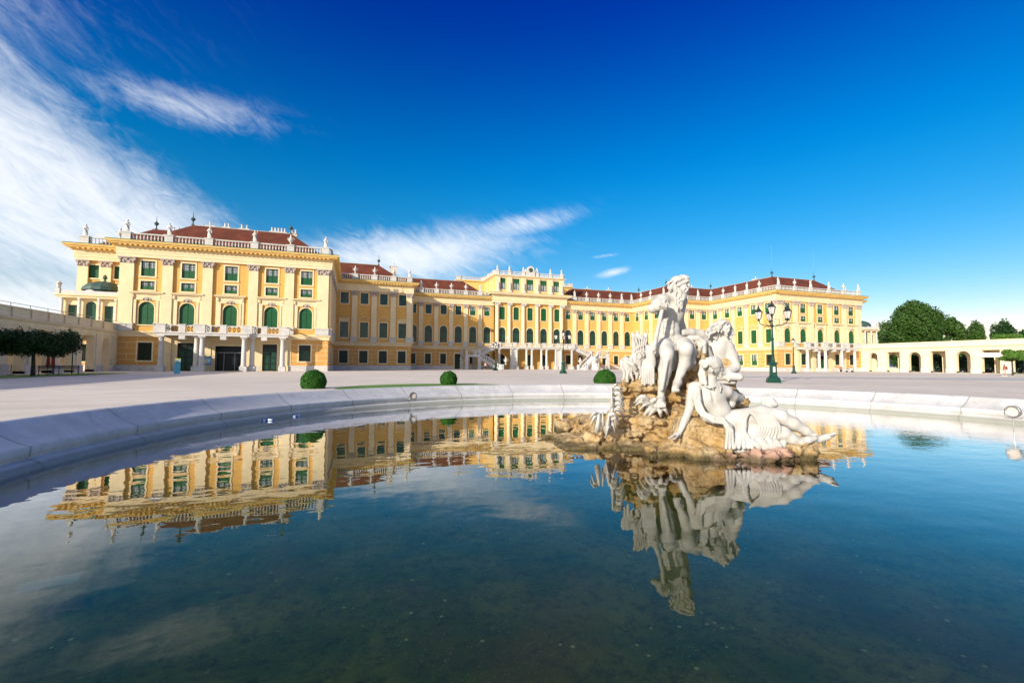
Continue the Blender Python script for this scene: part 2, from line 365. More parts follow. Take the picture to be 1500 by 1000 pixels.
tag(rim, 'pale marble rim with sloping coping round the fountain basin', 'fountain basin')
# lawns
def patch(name, pts, z, m):
    b = MB(); b.face([(x, y, z) for x, y in pts]); o = b.build(name, m); return tag(o, kind='structure')
def oval(cx, cy, rx, ry, rot=0, n=40):
    return [(cx+rx*math.cos(t)*math.cos(rot)-ry*math.sin(t)*math.sin(rot), cy+rx*math.cos(t)*math.sin(rot)+ry*math.sin(t)*math.cos(rot)) for t in [2*math.pi*i/n for i in range(n)]]
q0, q1 = at(474, 500, 24.3), at(748, 500, 28.6); a0, a1 = [math.atan2(q.y-PC[1], q.x-PC[0]) for q in (q0, q1)]; N = 30
patch('lawn', [(PC[0]+r*math.cos(a0+(a1-a0)*i/N), PC[1]+r*math.sin(a0+(a1-a0)*i/N)) for r, rng in ((RW+1.6, range(N+1)),) for i in rng]+[(PC[0]+(RW+1.6+3.6*math.sin(math.pi*i/N)**.5)*math.cos(a0+(a1-a0)*i/N), PC[1]+(RW+1.6+3.6*math.sin(math.pi*i/N)**.5)*math.sin(a0+(a1-a0)*i/N)) for i in range(N-1, 0, -1)], .012, 'grass')
patch('lawn', [(-78, 40), (-71.9, 42), (-71.2, 55), (-70.6, 66), (-72.2, 69), (-76.2, 68)], .010, 'grass')
patch('lawn', [(60, 28), (78, 28), (78, 54), (70, 52)], .010, 'grass')
def ap(px, py): v = atz(px, py, 0); return (v.x, v.y)
patch('path', [ap(1036, 551.2), ap(1120, 553.2), ap(1300, 555.2), ap(1600, 558.2), ap(1600, 554.6), ap(1300, 552.8), ap(1120, 551.4), ap(1036, 550.2)], .008, 'path_grey')
# paler and darker swept tracks in the gravel
# ------------------------------------------------------------------ palace
Y0, Y1, Y2 = 82.67, 104.32, 118.0; WX, X1, X3, XR = 78.7, 49.72, 33.5, 10.1
palace = empty('palace', (0, 100, 0)); tag(palace, 'long yellow baroque palace with green shutters, red roofs and projecting wings round the courtyard', 'palace')
PI_ = T3(0, -100, 0)              # world -> palace space
def FM(ox, oy, d):                # frame of a facade: x to the right along it, y into the wall
    a = {'front': 0, 'left': -math.pi/2, 'right': math.pi/2}[d]
    return PI_ @ T3(ox, oy, 0) @ Matrix.Rotation(a, 4, 'Z')
def outline(xc, w, z0, z1, rise, n=12):
    h = w/2
    if not rise: return [(xc-h, z0), (xc+h, z0), (xc+h, z1), (xc-h, z1)]
    pts = [(xc-h, z0), (xc+h, z0)]; zs = z1-rise
    for i in range(n+1):
        a = math.pi*i/n; pts.append((xc+h*math.cos(a), zs+rise*math.sin(a)))
    return pts
def wall_mesh(b, L0, L1, z0, z1, ops, depth=.28):
    xs = sorted({L0, L1, *[q for o in ops for q in (o[0]-o[1]/2, o[0]+o[1]/2)]}); xs = [x for x in xs if L0 <= x <= L1]
    ops = [o for o in ops if o[3] > z0 and o[2] < z1]
    zs = sorted({z0, z1, *[min(max(q, z0), z1) for o in ops for q in (o[2], o[3])]})
    for i in range(len(xs)-1):
        run = None
        for j in range(len(zs)-1):
            cx_, cz = (xs[i]+xs[i+1])/2, (zs[j]+zs[j+1])/2
            if any(abs(cx_-o[0]) < o[1]/2 and o[2] < cz < o[3] for o in ops): continue
            b.face([(xs[i], 0, zs[j]), (xs[i+1], 0, zs[j]), (xs[i+1], 0, zs[j+1]), (xs[i], 0, zs[j+1])])
    for xc, w, a, c, rise in ops:
        if rise:
            h = w/2; zs_ = c-rise; N = 8
            for sgn in (-1, 1):
                arc = [(xc+sgn*h*math.cos(math.pi/2*i/N), 0, zs_+rise*math.sin(math.pi/2*i/N)) for i in range(N+1)]
                for i in range(N): b.face([(xc+sgn*h, 0, c), arc[i], arc[i+1]] if sgn > 0 else [(xc+sgn*h, 0, c), arc[i+1], arc[i]])
        ol = outline(xc, w, max(a, z0), c, rise); m = len(ol)
        for i in range(m):
            p, q = ol[i], ol[(i+1) % m]; b.face([(p[0], 0, p[1]), (p[0], depth, p[1]), (q[0], depth, q[1]), (q[0], 0, q[1])])
def ringband(b, xc, w, z0, z1, rise, sw, y0, y1, bottom=True):      # moulded surround of an opening
    b.box(xc-w/2-sw, xc-w/2, y0, y1, z0, z1-rise); b.box(xc+w/2, xc+w/2+sw, y0, y1, z0, z1-rise)
    if bottom: b.box(xc-w/2-sw-.03, xc+w/2+sw+.03, y0-.05, y1, z0-sw, z0)
    if not rise: b.box(xc-w/2-sw, xc+w/2+sw, y0, y1, z1, z1+sw)
    else:
        N = 12; zs = z1-rise; h = w/2
        for i in range(N):
            q = []
            for a in (math.pi*i/N, math.pi*(i+1)/N):
                q.append(((xc+h*math.cos(a)), (zs+rise*math.sin(a)), xc+(h+sw)*math.cos(a), zs+(rise+sw)*math.sin(a)))
            (a1, c1, e1, f1), (a2, c2, e2, f2) = q
            b.face([(a1, y0, c1), (a2, y0, c2), (e2, y0, f2), (e1, y0, f1)][::-1]); b.face([(e1, y0, f1), (e2, y0, f2), (e2, y1, f2), (e1, y1, f1)][::-1])
            b.face([(a1, y0, c1), (a2, y0, c2), (a2, y1, c2), (a1, y1, c1)])
def fillpoly(b, w, z0, z1, rise, y): b.face([(x, y, z) for x, z in outline(0, w, z0, z1, rise)])
def window_parts(kind, w, z0, z1, rise=0, sw=.22, hood=None):
    """meshes of one window, centred on x = 0: [(name, mesh builder)]"""
    s = MB().use('cream'); ringband(s, 0, w, z0, z1, rise, sw, -.07, .10)
    f = MB(); g = MB(); out = [('window', s)]
    if kind == 'half':            # glass above, green shutters below
        zm = z0+(z1-z0)*.50
        g.use('pane'); fillpoly(g, w, zm, z1, 0, .24)
        f.use('green_paint'); f.box(-w/2, w/2, .15, .21, z0, zm)
        f.box(-.05, .05, .11, .22, z0, z1); f.box(-w/2, -w/2+.07, .12, .23, z0, z1); f.box(w/2-.07, w/2, .12, .23, z0, z1); f.box(-w/2, w/2, .12, .23, z1-.06, z1); f.box(-w/2, w/2, .10, .15, zm-.05, zm+.05)
        f.box(-w/2, w/2, .12, .16, z0, z0+.08)
        n = 7
        for i in range(1, n): f.box(-w/2+.08, w/2-.08, .135, .152, z0+(zm-z0)*i/n-.03, z0+(zm-z0)*i/n+.02)
        f.use('white_paint')
        for q in (-.25, .25): f.box(w*q-.02, w*q+.02, .19, .225, zm+.05, z1-.06)
        for q in (.33, .66): f.box(-w/2+.07, w/2-.07, .19, .225, zm+(z1-zm)*q-.02, zm+(z1-zm)*q+.02)
    elif kind == 'shade':         # green blind over the upper third, glass under it
        zm = z0+(z1-z0)*.60
        g.use('pane'); fillpoly(g, w, z0, zm, 0, .24); f.use('green_paint'); f.box(-w/2, w/2, .14, .20, zm, z1)
        f.use('green_paint'); f.box(-w/2, -w/2+.08, .13, .23, z0, zm); f.box(w/2-.08, w/2, .13, .23, z0, zm); f.box(-.05, .05, .13, .23, z0, zm)
        f.use('white_paint')
        for q in (-.25, .25): f.box(w*q-.025, w*q+.025, .19, .225, z0, zm)
        for q in (.33, .66): f.box(-w/2+.08, w/2-.08, .19, .225, z0+(zm-z0)*q-.025, z0+(zm-z0)*q+.025)
    elif kind == 'mezz':
        g.use('pane'); fillpoly(g, w, z0, z1, 0, .24); f.use('green_paint')
        f.box(-.06, .06, .12, .23, z0, z1); f.box(-w/2, -w/2+.10, .13, .23, z0, z1); f.box(w/2-.10, w/2, .13, .23, z0, z1); f.box(-w/2, w/2, .12, .22, z0, z0+(z1-z0)*.42); f.box(-w/2, w/2, .13, .23, z1-.07, z1)
        f.use('white_paint')
        for q in (-.25, .25): f.box(w*q-.02, w*q+.02, .19, .225, z0+(z1-z0)*.42, z1-.07)
        f.box(-w/2+.1, w/2-.1, .19, .225, z0+(z1-z0)*.70-.02, z0+(z1-z0)*.70+.02)
    elif kind == 'shutter':
        f.use('green_paint'); fillpoly(f, w, z0, z1, rise, .20); f.box(-.05, .05, .15, .20, z0, z1-rise*.1)
        zs = z1-rise
        f.box(-w/2, w/2, .15, .19, zs-.06, zs+.06); f.box(-w/2, w/2, .15, .19, z0, z0+.1); f.box(-w/2, -w/2+.09, .15, .2, z0, zs); f.box(w/2-.09, w/2, .15, .2, z0, zs); f.box(-w/2, w/2, .15, .19, (z0+zs)/2-.05, (z0+zs)/2+.05)
        n = int((zs-z0)/.24)
        for i in range(1, n): f.box(-w/2+.1, w/2-.1, .17, .192, z0+(zs-z0)*i/n-.03, z0+(zs-z0)*i/n+.02)
    elif kind in ('dark', 'glass'):
        g.use('pane_dark'); fillpoly(g, w, z0, z1, rise, .24); f.use('dark_green')
        zs = z1-rise*.9
        f.box(-.05, .05, .16, .23, z0, z1-.03); f.box(-w/2, w/2, .16, .23, zs-.04, zs+.04 if rise else zs)
        f.box(-w/2, -w/2+.07, .16, .23, z0, z1-rise); f.box(w/2-.07, w/2, .16, .23, z0, z1-rise)
        for q in (.33, .66): f.box(-w/2, w/2, .19, .23, z0+(zs-z0)*q-.03, z0+(zs-z0)*q+.03)
        for q in (-.25, .25): f.box(w*q-.02, w*q+.02, .2, .23, z0, zs)
    elif kind == 'grille':
        g.use('dark_void'); fillpoly(g, w, z0, z1, 0, .26); f.use('dark_green')
        for i in range(1, 6): f.box(-w/2+w*i/6-.018, -w/2+w*i/6+.018, .08, .11, z0, z1)
        for i in range(1, 8): f.box(-w/2, w/2, .07, .10, z0+(z1-z0)*i/8-.018, z0+(z1-z0)*i/8+.018)
    elif kind == 'door':
        g.use('dark_void'); fillpoly(g, w, z0, z1, rise, .26); f.use('dark_green'); f.box(-.04, .04, .18, .25, z0, z1); f.box(-w/2, w/2, .18, .25, z1-.9, z1-.8)
        for sx in (-1, 1):
            for k in range(3): f.box(sx*w*.25-w*.17, sx*w*.25+w*.17, .225, .25, z0+.2+k*(z1-z0-1.2)/3, z0+.05+(k+1)*(z1-z0-1.2)/3)
    if hood == 'flat': s.box(-w/2-sw-.15, w/2+sw+.15, -.28, 0, z1+sw+.45, z1+sw+.68); s.box(-w/2-sw, w/2+sw, -.05, 0, z1+sw, z1+sw+.45)
    if hood == 'curve':
        N = 10; ww = w/2+sw+.2; zb = z1+sw+.35
        for i in range(N):
            a0, a1 = -1+2*i/N, -1+2*(i+1)/N; h0, h1 = zb+.55*(math.cos(a0*math.pi)*.5+.5), zb+.55*(math.cos(a1*math.pi)*.5+.5)
            x0, x1_ = a0*ww, a1*ww
            s.add([(x0,-.3,h0),(x1_,-.3,h1),(x1_,-.3,h1+.16),(x0,-.3,h0+.16),(x0,0,h0),(x1_,0,h1),(x1_,0,h1+.16),(x0,0,h0+.16)], [(0,1,2,3),(3,2,6,7),(0,4,5,1)])
        for q in (-.4, 0, .4): s.lathe([(.02,-.1),(.16,-.06),(.16,.06),(.02,.1)], 8, (q*w, -.12, zb+.05))
    if hood == 'aedicule':
        zt = z1+.35; hw = w/2+.95
        s.box(-hw-.25, hw+.25, -.50, 0, zt+.95, zt+1.12); s.box(-hw-.10, hw+.10, -.34, 0, zt+.80, zt+.95); s.box(-hw, hw, -.10, 0, z1+.24, zt+.80)
        for sx in (-1, 1):
            s.box(sx*(hw-.22)-.22, sx*(hw-.22)+.22, -.16, 0, z0-.2, zt+.8); s.box(sx*(w/2+.42)-.15, sx*(w/2+.42)+.15, -.24, 0, z0+.1, zt-.1)
            s.lathe([(.02,-.28),(.2,-.2),(.24,0),(.2,.2),(.02,.28)], 8, (sx*(hw-.22), -.2, zt+.45), sy=.5)
        s.use('capital_stone')
        for k in range(7):
            a = math.pi*(k+.5)/7; s.lathe([(.02,-.12),(.13,-.05),(.13,.05),(.02,.12)], 7, (math.cos(a)*.5, -.14, z1+.22+math.sin(a)*.38), sy=.6)
        s.lathe([(.02,-.25),(.2,-.12),(.22,.08),(.02,.26)], 8, (0, -.16, z1+.38), sy=.6)
        s.use('cream')
    if g.v: out.append(('glass', g))
    if f.v: out.append(('casement' if kind in ('dark','glass','mezz','half','shade') else 'grille' if kind == 'grille' else 'door_leaf' if kind == 'door' else 'shutter', f))
    return out
WCACHE = {}; NWIN = [0]; REST = MB()
def put_window(M, x, spec, rest=False):
    if spec not in WCACHE: WCACHE[spec] = [(n_, b_, None) for n_, b_ in window_parts(*spec)]
    if rest or NWIN[0] >= 99:
        for n_, b_, me in WCACHE[spec]:
            c = MB(); c.v = list(b_.v); c.f = b_.f; c.mi = b_.mi; c.mats = b_.mats; c.xform(M @ T3(x)); REST.merge(c)
        return
    NWIN[0] += 1
    root = None; L = WCACHE[spec]
    for i, (n_, b_, me) in enumerate(L):
        if me is None: me = b_.mesh(n_); L[i] = (n_, b_, me)
        nm = ('door' if spec[0] == 'door' else 'window') if i == 0 else n_
        if i == 0: root = link(me, nm, palace, M @ T3(x))
        else: link(me, nm, root)
def pilaster_mesh(w, z0, z1, proj=.32, cap=1.0, ped=1.1):
    s = MB().use('cream'); s.box(-w/2, w/2, -proj, 0, z0+ped, z1-cap); s.box(-w/2-.1, w/2+.1, -proj-.1, 0, z0+ped, z0+ped+.18)
    c = MB().use('capital_stone'); c.box(-w/2-.02, w/2+.02, -proj-.02, 0, z1-cap, z1-.18); c.box(-w/2-.24, w/2+.24, -proj-.24, 0, z1-.18, z1)
    for sx in (-1, 1):
        c.tube([(sx*(w/2+.02), -proj-.16, z1-.34), (sx*(w/2+.02), 0, z1-.34)], .2, 8)
        c.lathe([(.03,-.2),(.15,-.12),(.13,.1),(.03,.2)], 7, (sx*w*.22, -proj-.08, z1-cap+.32)); c.lathe([(.03,-.2),(.15,-.12),(.13,.1),(.03,.2)], 7, (sx*w*.45, -proj-.08, z1-cap+.28))
    c.lathe([(.03,-.15),(.16,-.05),(.14,.08),(.03,.18)], 7, (0, -proj-.1, z1-.38))
    p = MB().use('white_stone'); p.box(-w/2-.14, w/2+.14, -proj-.14, 0, z0, z0+ped-.12); p.box(-w/2-.22, w/2+.22, -proj-.22, 0, z0+ped-.12, z0+ped)
    return s, c, p
PCACHE = {}
def put_pilaster(M, x, w=1.3, z0=5.95, z1=17.0, proj=.32):
    k = (w, z0, z1, proj)
    if k not in PCACHE: PCACHE[k] = [b.mesh(n_) for n_, b in zip(('pilaster', 'capital', 'pedestal'), pilaster_mesh(w, z0, z1, proj))]
    r_ = link(PCACHE[k][0], 'pilaster', palace, M @ T3(x)); link(PCACHE[k][1], 'capital', r_); link(PCACHE[k][2], 'pedestal', r_)
def facade(ox, oy, d, L, ops_low, ops_up, low='rustic', ztop=17.0, zlow=5.2):
    M = FM(ox, oy, d)
    b = MB().use('white_stone'); b.box(0, L, -.10, 0, -.3, .9) if not any(o[2] < .5 for o in ops_low) else None
    if b.v: b.build('plinth', None, palace, M)
    else:
        xs = 0
        for o in sorted(ops_low)+[(L+.25, 0, 0)]:
            if o[2] < .5: MB().use('white_stone').box(xs, o[0]-o[1]/2-.25, -.10, 0, -.3, .9).build('plinth', None, palace, M); xs = o[0]+o[1]/2+.25
    b = MB().use(low); wall_mesh(b, 0, L, 0, zlow, ops_low); b.build('ground_floor_wall', None, palace, M)
    b = MB().use('wall_yellow'); wall_mesh(b, 0, L, zlow, ztop, ops_up); b.build('wall', None, palace, M)
    return M
def scourse(path):                # string course between ground floor and main floor
    b = MB().use('cream'); b.sweep([(0,5.15),(.16,5.15),(.16,5.45),(.22,5.5),(.22,5.62),(.36,5.75),(.36,5.93),(.04,5.97),(0,5.97)], path); b.build('string_course', None, palace, PI_)
def entab(path):
    b = MB().use('cream'); b.sweep([(0,16.98),(.34,16.98),(.34,17.42),(.40,17.46),(.40,17.9),(.46,17.95),(.40,18.0),(.40,18.42),(.55,18.48),(.55,18.55)], path); b.build('frieze', None, palace, PI_)
    b = MB().use('cornice_yellow'); b.sweep([(.5,18.5),(.62,18.5),(.66,18.72),(1.18,18.78),(1.22,18.98),(1.36,19.0),(1.44,19.22),(1.44,19.28),(0,19.40)], path)
    for i in range(len(path)-1):   # modillions
        p, q = Vector(path[i]), Vector(path[i+1]); L = (q-p).length; d = (q-p)/L; nrm = Vector((d.y, -d.x)); k = int(L/.62)
        if L < 1: continue
        for j in range(k):
            c = p+d*(L*(j+.5)/k); M = Matrix(((d.x, -nrm.x, 0, c.x), (d.y, -nrm.y, 0, c.y), (0, 0, 1, 0), (0, 0, 0, 1)))
            t = MB().use('cornice_yellow'); t.box(-.15, .15, -1.10, -.6, 18.56, 18.77); t.xform(M); b.merge(t)
    b.build('cornice', None, palace, PI_)
    b = MB().use('gutter_green'); b.sweep([(1.40,19.285),(1.40,19.40),(.25,19.47),(.1,19.47)], path); b.build('gutter', None, palace, PI_)
BAL = MB().use('white_stone'); BAL.lathe([(.10,0),(.10,.08),(.055,.12),(.125,.30),(.12,.42),(.05,.62),(.085,.72),(.085,.80)], 6)
def balustrade(p, q, posts, z=19.45, step=.44, h=1.22, off=.15, parent=None, Mp=None, name='balustrade', ps=.55):
    """balustrade from p to q with pedestals at the given distances"""
    p, q = Vector(p), Vector(q); L = (q-p).length; d = (q-p)/L; nrm = Vector((d.y, -d.x)); o0 = p+nrm*off
    M = Matrix(((d.x, -nrm.x, 0, o0.x), (d.y, -nrm.y, 0, o0.y), (0, 0, 1, z), (0, 0, 0, 1)))
    b = MB().use('white_stone'); b.box(0, L, -.18, .18, 0, .16); b.box(0, L, -.17, .17, h-.20, h-.02)
    for x in posts: b.box(x-ps, x+ps, -.30, .30, 0, h-.1); b.box(x-ps-.08, x+ps+.08, -.38, .38, h-.1, h+.04)
    k = int(L/step)
    for i in range(k):
        x = L*(i+.5)/k
        if any(abs(x-a) < ps+.1 for a in posts): continue
        t = MB(); t.v = [(v[0]+x, v[1], v[2]*(h-.36)/.8+.16) for v in BAL.v]; t.f = BAL.f; t.mi = BAL.mi; t.mats = BAL.mats; b.merge(t)
    return b.build(name, None, parent or palace, (Mp or PI_) @ M), M
def roof(path, inset=7.0, z0=19.45, zr=24.4):
    b = MB().use('roof_tiles'); b.sweep([(-.9, z0), (-inset, zr), (-2*inset+.9, z0)], path); o = b.build('roof', None, palace, PI_)
    b = MB().use('roof_ridge'); b.sweep([(-inset+.16, zr-.06), (-inset+.16, zr+.06), (-inset-.16, zr+.06), (-inset-.16, zr-.06)], path); b.build('ridge', None, o)
    return o
for s in (-1, 1):
    def PX(path): return [(s*x, y) for x, y in path] if s < 0 else [(x, y) for x, y in path[::-1]]
    # outline drawn for the half with x > 0 running from the outer end; mirrored copies keep outward on the right
    half = [(86.0, 140), (86.0, 87.8), (WX, 87.8), (WX, Y0), (X1, Y0), (X1, Y1), (X3, Y1), (X3, Y2), (XR, Y2)]
    path = [(-x, y) for x, y in half] if s < 0 else half[::-1]
    scourse(path); entab(path)
    roof([(-XR, 142)] and (path+[(-XR, 142)] if s < 0 else [(XR, 142)]+path))
# --- pavilion fronts
PU = ('half', 1.75, 14.25, 16.55); PM = ('mezz', 1.75, 12.2, 13.5); PA = ('shutter', 1.95, 6.95, 10.4, .97, .16, 'aedicule'); PG = ('grille', 1.75, 1.6, 4.25)
SU = ('dark', 1.6, 14.2, 16.6); ST = ('dark', 1.65, 6.9, 10.2, 0, .22, 'flat'); STC = ('dark', 1.65, 6.9, 10.2, 0, .22, 'curve'); SG = ('grille', 1.7, 1.4, 4.05)
SUg = ('half', 1.6, 14.2, 16.6); STg = ('shutter', 1.65, 6.9, 10.2, 0, .22, 'curve'); SGg = ('mezz', 1.7, 1.4, 4.05)
MU = ('half', 1.55, 14.2, 16.55, 0, .17); MA = ('dark', 1.9, 6.85, 11.2, .95, .20); MG = ('grille', 1.5, 1.35, 3.95, 0, .22); MUd = ('dark', 1.55, 14.2, 16.55, 0, .17)
def op(spec, x): return (x, spec[1], spec[2], spec[3], spec[4] if len(spec) > 4 else 0)
PB = [-10.95, -5.78, 0, 5.78, 10.95]; PP = [-13.5, -8.4, -3.15, 3.15, 8.4, 13.5]
def pavilion(s):
    L = WX-X1; m = L/2; x0 = -WX if s < 0 else X1
    door = ('door', 2.1, 0.02, 4.3, 0, .3); wide = (m, 3.6, 0.02, 3.9, 0)
    lows = [PG, door, None, door, PG] if s < 0 else [PG, PG, None, PG, PG]
    ol = [op(sp, m+x) for sp, x in zip(lows, PB) if sp] + [wide]; ou = [op(sp, m+x) for x in PB for sp in (PU, PM, PA)]
    M = facade(x0, Y0, 'front', L, ol, ou)
    for x, lo in zip(PB, lows):
        for sp in (PU, PM, PA) + ((lo,) if lo else ()): put_window(M, m+x, sp)
    for x in PP: put_pilaster(M, m+x, 1.35 if abs(x) < 10 else 1.75)
    # cream panel behind the portico, entrance, columns, balcony
    b = MB().use('cream')
    for a, c in ((-8.9, -6.95 if s < 0 else -6.8), (-4.6, -1.95), (1.95, 4.6), (6.95 if s < 0 else 6.8, 8.9)): b.box(m+a, m+c, -.05, 0, .0, 5.15)
    b.box(m-6.95, m-4.6, -.05, 0, 4.65, 5.15); b.box(m+4.6, m+6.95, -.05, 0, 4.65, 5.15); b.box(m-1.95, m+1.95, -.05, 0, 3.95, 5.15)
    b.build('porch_wall', None, palace, M)
    e = MB().use('cream'); e.box(m-2.25, m-1.8, -.22, .3, 0, 4.0); e.box(m+1.8, m+2.25, -.22, .3, 0, 4.0); e.box(m-2.35, m+2.35, -.28, .3, 3.9, 4.35)
    ent = e.build('entrance', None, palace, M)
    g = MB().use('dark_void'); g.box(m-1.8, m+1.8, 1.2, 1.24, 0, 3.9); g.box(m-1.9, m-1.805, .3, 1.24, 0, 3.95); g.box(m+1.805, m+1.9, .3, 1.24, 0, 3.95); g.box(m-1.9, m+1.9, .3, 1.24, 3.9, 3.95); g.build('doorway_dark', None, ent)
    g = MB().use('metal_grey'); g.box(m-1.8, m+1.8, .6, .68, 2.85, 2.95)
    for x in (-.75, .75, -1.78, 1.72): g.box(m+x-.03, m+x+.03, .6, .68, 0, 2.9)
    g.build('door_frame', None, ent)
    if s > 0:
        g = MB().use('green_paint'); g.box(m+.2, m+1.75, .45, .52, 0, 2.6); g.build('door_leaf', None, ent)
        g = MB().use('purple'); g.box(m-1.7, m+2.2, -.34, -.30, 4.0, 4.5); g.build('sign_board', None, ent)
    for x, yy in ((-8.0, -2.7), (-2.75, -3.2), (2.75, -3.2), (8.0, -2.7)):
        for (dx, dy) in ((0, 0), (-.95 if x in (-2.75, ) else .95 if x == 2.75 else 0, .9)):
            if dx == 0 and dy: continue
            c = MB().use('white_stone'); c.box(-.5, .5, -.5, .5, -.05, .75); c.lathe([(.44,.75),(.46,.85),(.36,.95),(.35,2.2),(.30,4.75),(.36,4.8),(.30,4.85),(.40,5.0),(.44,5.1)], 16); c.box(-.48, .48, -.48, .48, 5.1, 5.3)
            c.build('column', None, palace, M @ T3(m+x+dx, yy+dy))
    for x in (-8.0, -2.75, 2.75, 8.0):
        c = MB().use('cream'); c.box(-.42, .42, -.30, -.06, 0, 5.15); c.box(-.55, .55, -.36, -.06, 0, .9); c.build('pier', None, palace, M @ T3(m+x))
    b = MB().use('white_stone'); y = -3.15
    b.box(m-8.75, m+8.75, y, -.37, 5.3, 5.62); b.box(m-3.5, m+3.5, y-.5, y, 5.3, 5.62); b.box(m-8.9, m+8.9, y-.12, -.37, 5.62, 5.74); b.box(m-3.6, m+3.6, y-.62, y-.12, 5.62, 5.74)
    for x in (-5.4, 0, 5.4): b.box(m+x-.4, m+x+.4, y-(.45 if x == 0 else -.05), y+.9, 4.75, 5.3)
    for x in (-8.2, -5.4, -3.1, 0, 3.1, 5.4, 8.2):
        w_ = .75 if abs(x) > 6 or abs(x) == 3.1 else .42; yy = y-(.5 if abs(x) < 4 else 0)
        b.box(m+x-w_, m+x+w_, yy, yy+.5, 5.74, 6.86); b.box(m+x-w_-.06, m+x+w_+.06, yy-.06, yy+.56, 6.86, 6.98)
    for a, c, yy in ((-8.2, -3.1, y), (-3.1, 3.1, y-.5), (3.1, 8.2, y)): b.box(m+a, m+c, yy+.12, yy+.38, 6.72, 6.86); b.box(m+a, m+c, yy+.12, yy+.38, 5.74, 5.86)
    for sx in (-1, 1): b.box(m+sx*8.75-.14, m+sx*8.75+.14, y, -.3, 6.72, 6.86)
    bal = b.build('balcony', None, palace, M)
    r_ = MB().use('soot'); rnd = random.Random(4)
    for a, c, yy in ((-7.4, -5.9, y), (-4.9, -3.9, y), (-2.3, -.5, y-.5), (.5, 2.3, y-.5), (3.9, 4.9, y), (5.9, 7.4, y)):
        k = max(1, int((c-a)/.5))
        for i in range(k):
            xc = m+a+(c-a)*(i+.5)/k; r_.tube([(xc+.16*math.cos(t), yy+.25, 6.3+.38*math.sin(t)) for t in [2*math.pi*j/10 for j in range(11)]], .045, 5); r_.tube([(xc, yy+.25, 5.86), (xc, yy+.25, 6.72)], .03, 5)
    r_.build('railing', None, bal)
pavilion(-1)
def bayfacade(ox, oy, d, L, n, ups, pil, off=0.0, rest=False, low='rustic', skip=(), pw=1.07, ends=True, z1=17.0, doors=()):
    """n equal bays; ups(i) -> (lower spec, [upper specs])"""
    bw = (L-2*off)/n; lo, up, todo = [], [], []
    for i in range(n):
        x = off+bw*(i+.5); l_, us = ups(i); lo.append(op(l_, x)); up += [op(u, x) for u in us]; todo.append((x, l_, us))
    M = facade(ox, oy, d, L, lo, up, low)
    for x, l_, us in todo:
        for sp in (l_, *us): put_window(M, x, sp, rest)
    for i in range(n+1):
        if not ends and i in (0, n) or i in skip: continue
        x = off+bw*i; x = min(max(x, pw/2+.1), L-pw/2-.02); put_pilaster(M, x, pw, z1=z1)
    return M
MDoor = ('door', 1.7, .02, 3.95, 0, .3)
bayfacade(-X1, Y1, 'front', X1-X3, 4, lambda i: (SG, (SU, STC if i in (1, 2) else ST)), 1, pw=1.15, skip=(0,))
bayfacade(-X3, Y2, 'front', X3-XR, 6, lambda i: (MDoor if i == 3 else MG, ((MUd if i < 4 else MU), MA)), 1, skip=(0, 6))
# --- central block
MR = FM(-XR, Y2-.9, 'front'); LR = 2*XR; bw = LR/5
RU = ('shutter', 1.6, 13.3, 16.8, .35, .17); RA = ('dark', 2.0, 6.85, 11.2, 1.0, .22); RT = ('shade', 1.9, 21.5, 24.6, 0, .22)
RG = ('door', 1.5, .02, 4.0, .75, .18)
rx = [bw*(i+.5) for i in range(5)]
b = MB().use('wall_yellow'); wall_mesh(b, 0, LR, 0, 17.9, [op(q, x) for x in rx for q in (RU, RA, RG)]); b.box(0, .001, 0, .9, 0, 17.9); b.face([(0,0,0),(0,.9,0),(0,.9,17.9),(0,0,17.9)]); b.face([(LR,0,0),(LR,.9,0),(LR,.9,17.9),(LR,0,17.9)]); b.build('wall', None, palace, MR)
b = MB().use('cornice_yellow'); wall_mesh(b, 0, LR, 20.6, 25.3, [op(RT, x) for x in rx]); b.box(0, LR, .35, 9, 25.2, 25.4); b.box(0, LR, .4, 9.0, 17.9, 20.7)
for xx, sgn in ((0, -1), (LR, 1)): b.face([(xx,0,17.9),(xx,11,17.9),(xx,11,25.4),(xx,0,25.4)])
b.face([(0,11,17),(LR,11,17),(LR,11,25.4),(0,11,25.4)])
b.build('attic_wall', None, palace, MR)
for x in rx:
    for q in (RA, RU, RT, RG): put_window(MR, x, q)
cp = []
for i in range(6):                # giant engaged columns on the central block
    x = min(max(bw*i, .62), LR-.62)
    c = MB().use('cream'); c.lathe([(.62,6.9),(.62,7.05),(.52,7.15),(.52,10),(.45,16.85)], 16, (0, -.12, 0)); c.box(-.62, .62, -.75, 0, 5.95, 6.9)
    o = c.build('column', None, palace, MR @ T3(x))
    k = MB().use('white_stone'); k.lathe([(.46,16.85),(.50,17.2),(.62,17.6)], 12, (0, -.12, 0)); k.box(-.68, .68, -.8, 0, 17.62, 17.85)
    for sx in (-1, 1): k.tube([(sx*.52, -.72, 17.42), (sx*.52, 0, 17.42)], .2, 8)
    k.build('capital', None, o)
pth = [(-XR, Y2+9), (-XR, Y2-.9), (XR, Y2-.9), (XR, Y2+9)]
b = MB().use('cream'); b.sweep([(0,17.85),(.7,17.85),(.7,18.35),(.78,18.4),(.78,19.5),(1.0,19.7),(1.6,19.95),(1.75,20.0),(1.75,20.3),(1.95,20.45),(1.95,20.6),(0,20.75)], pth); b.build('frieze', None, palace, PI_)
b = MB().use('cream'); b.sweep([(0,5.15),(.2,5.15),(.3,5.9),(0,5.97)], pth); b.build('string_course', None, palace, PI_)
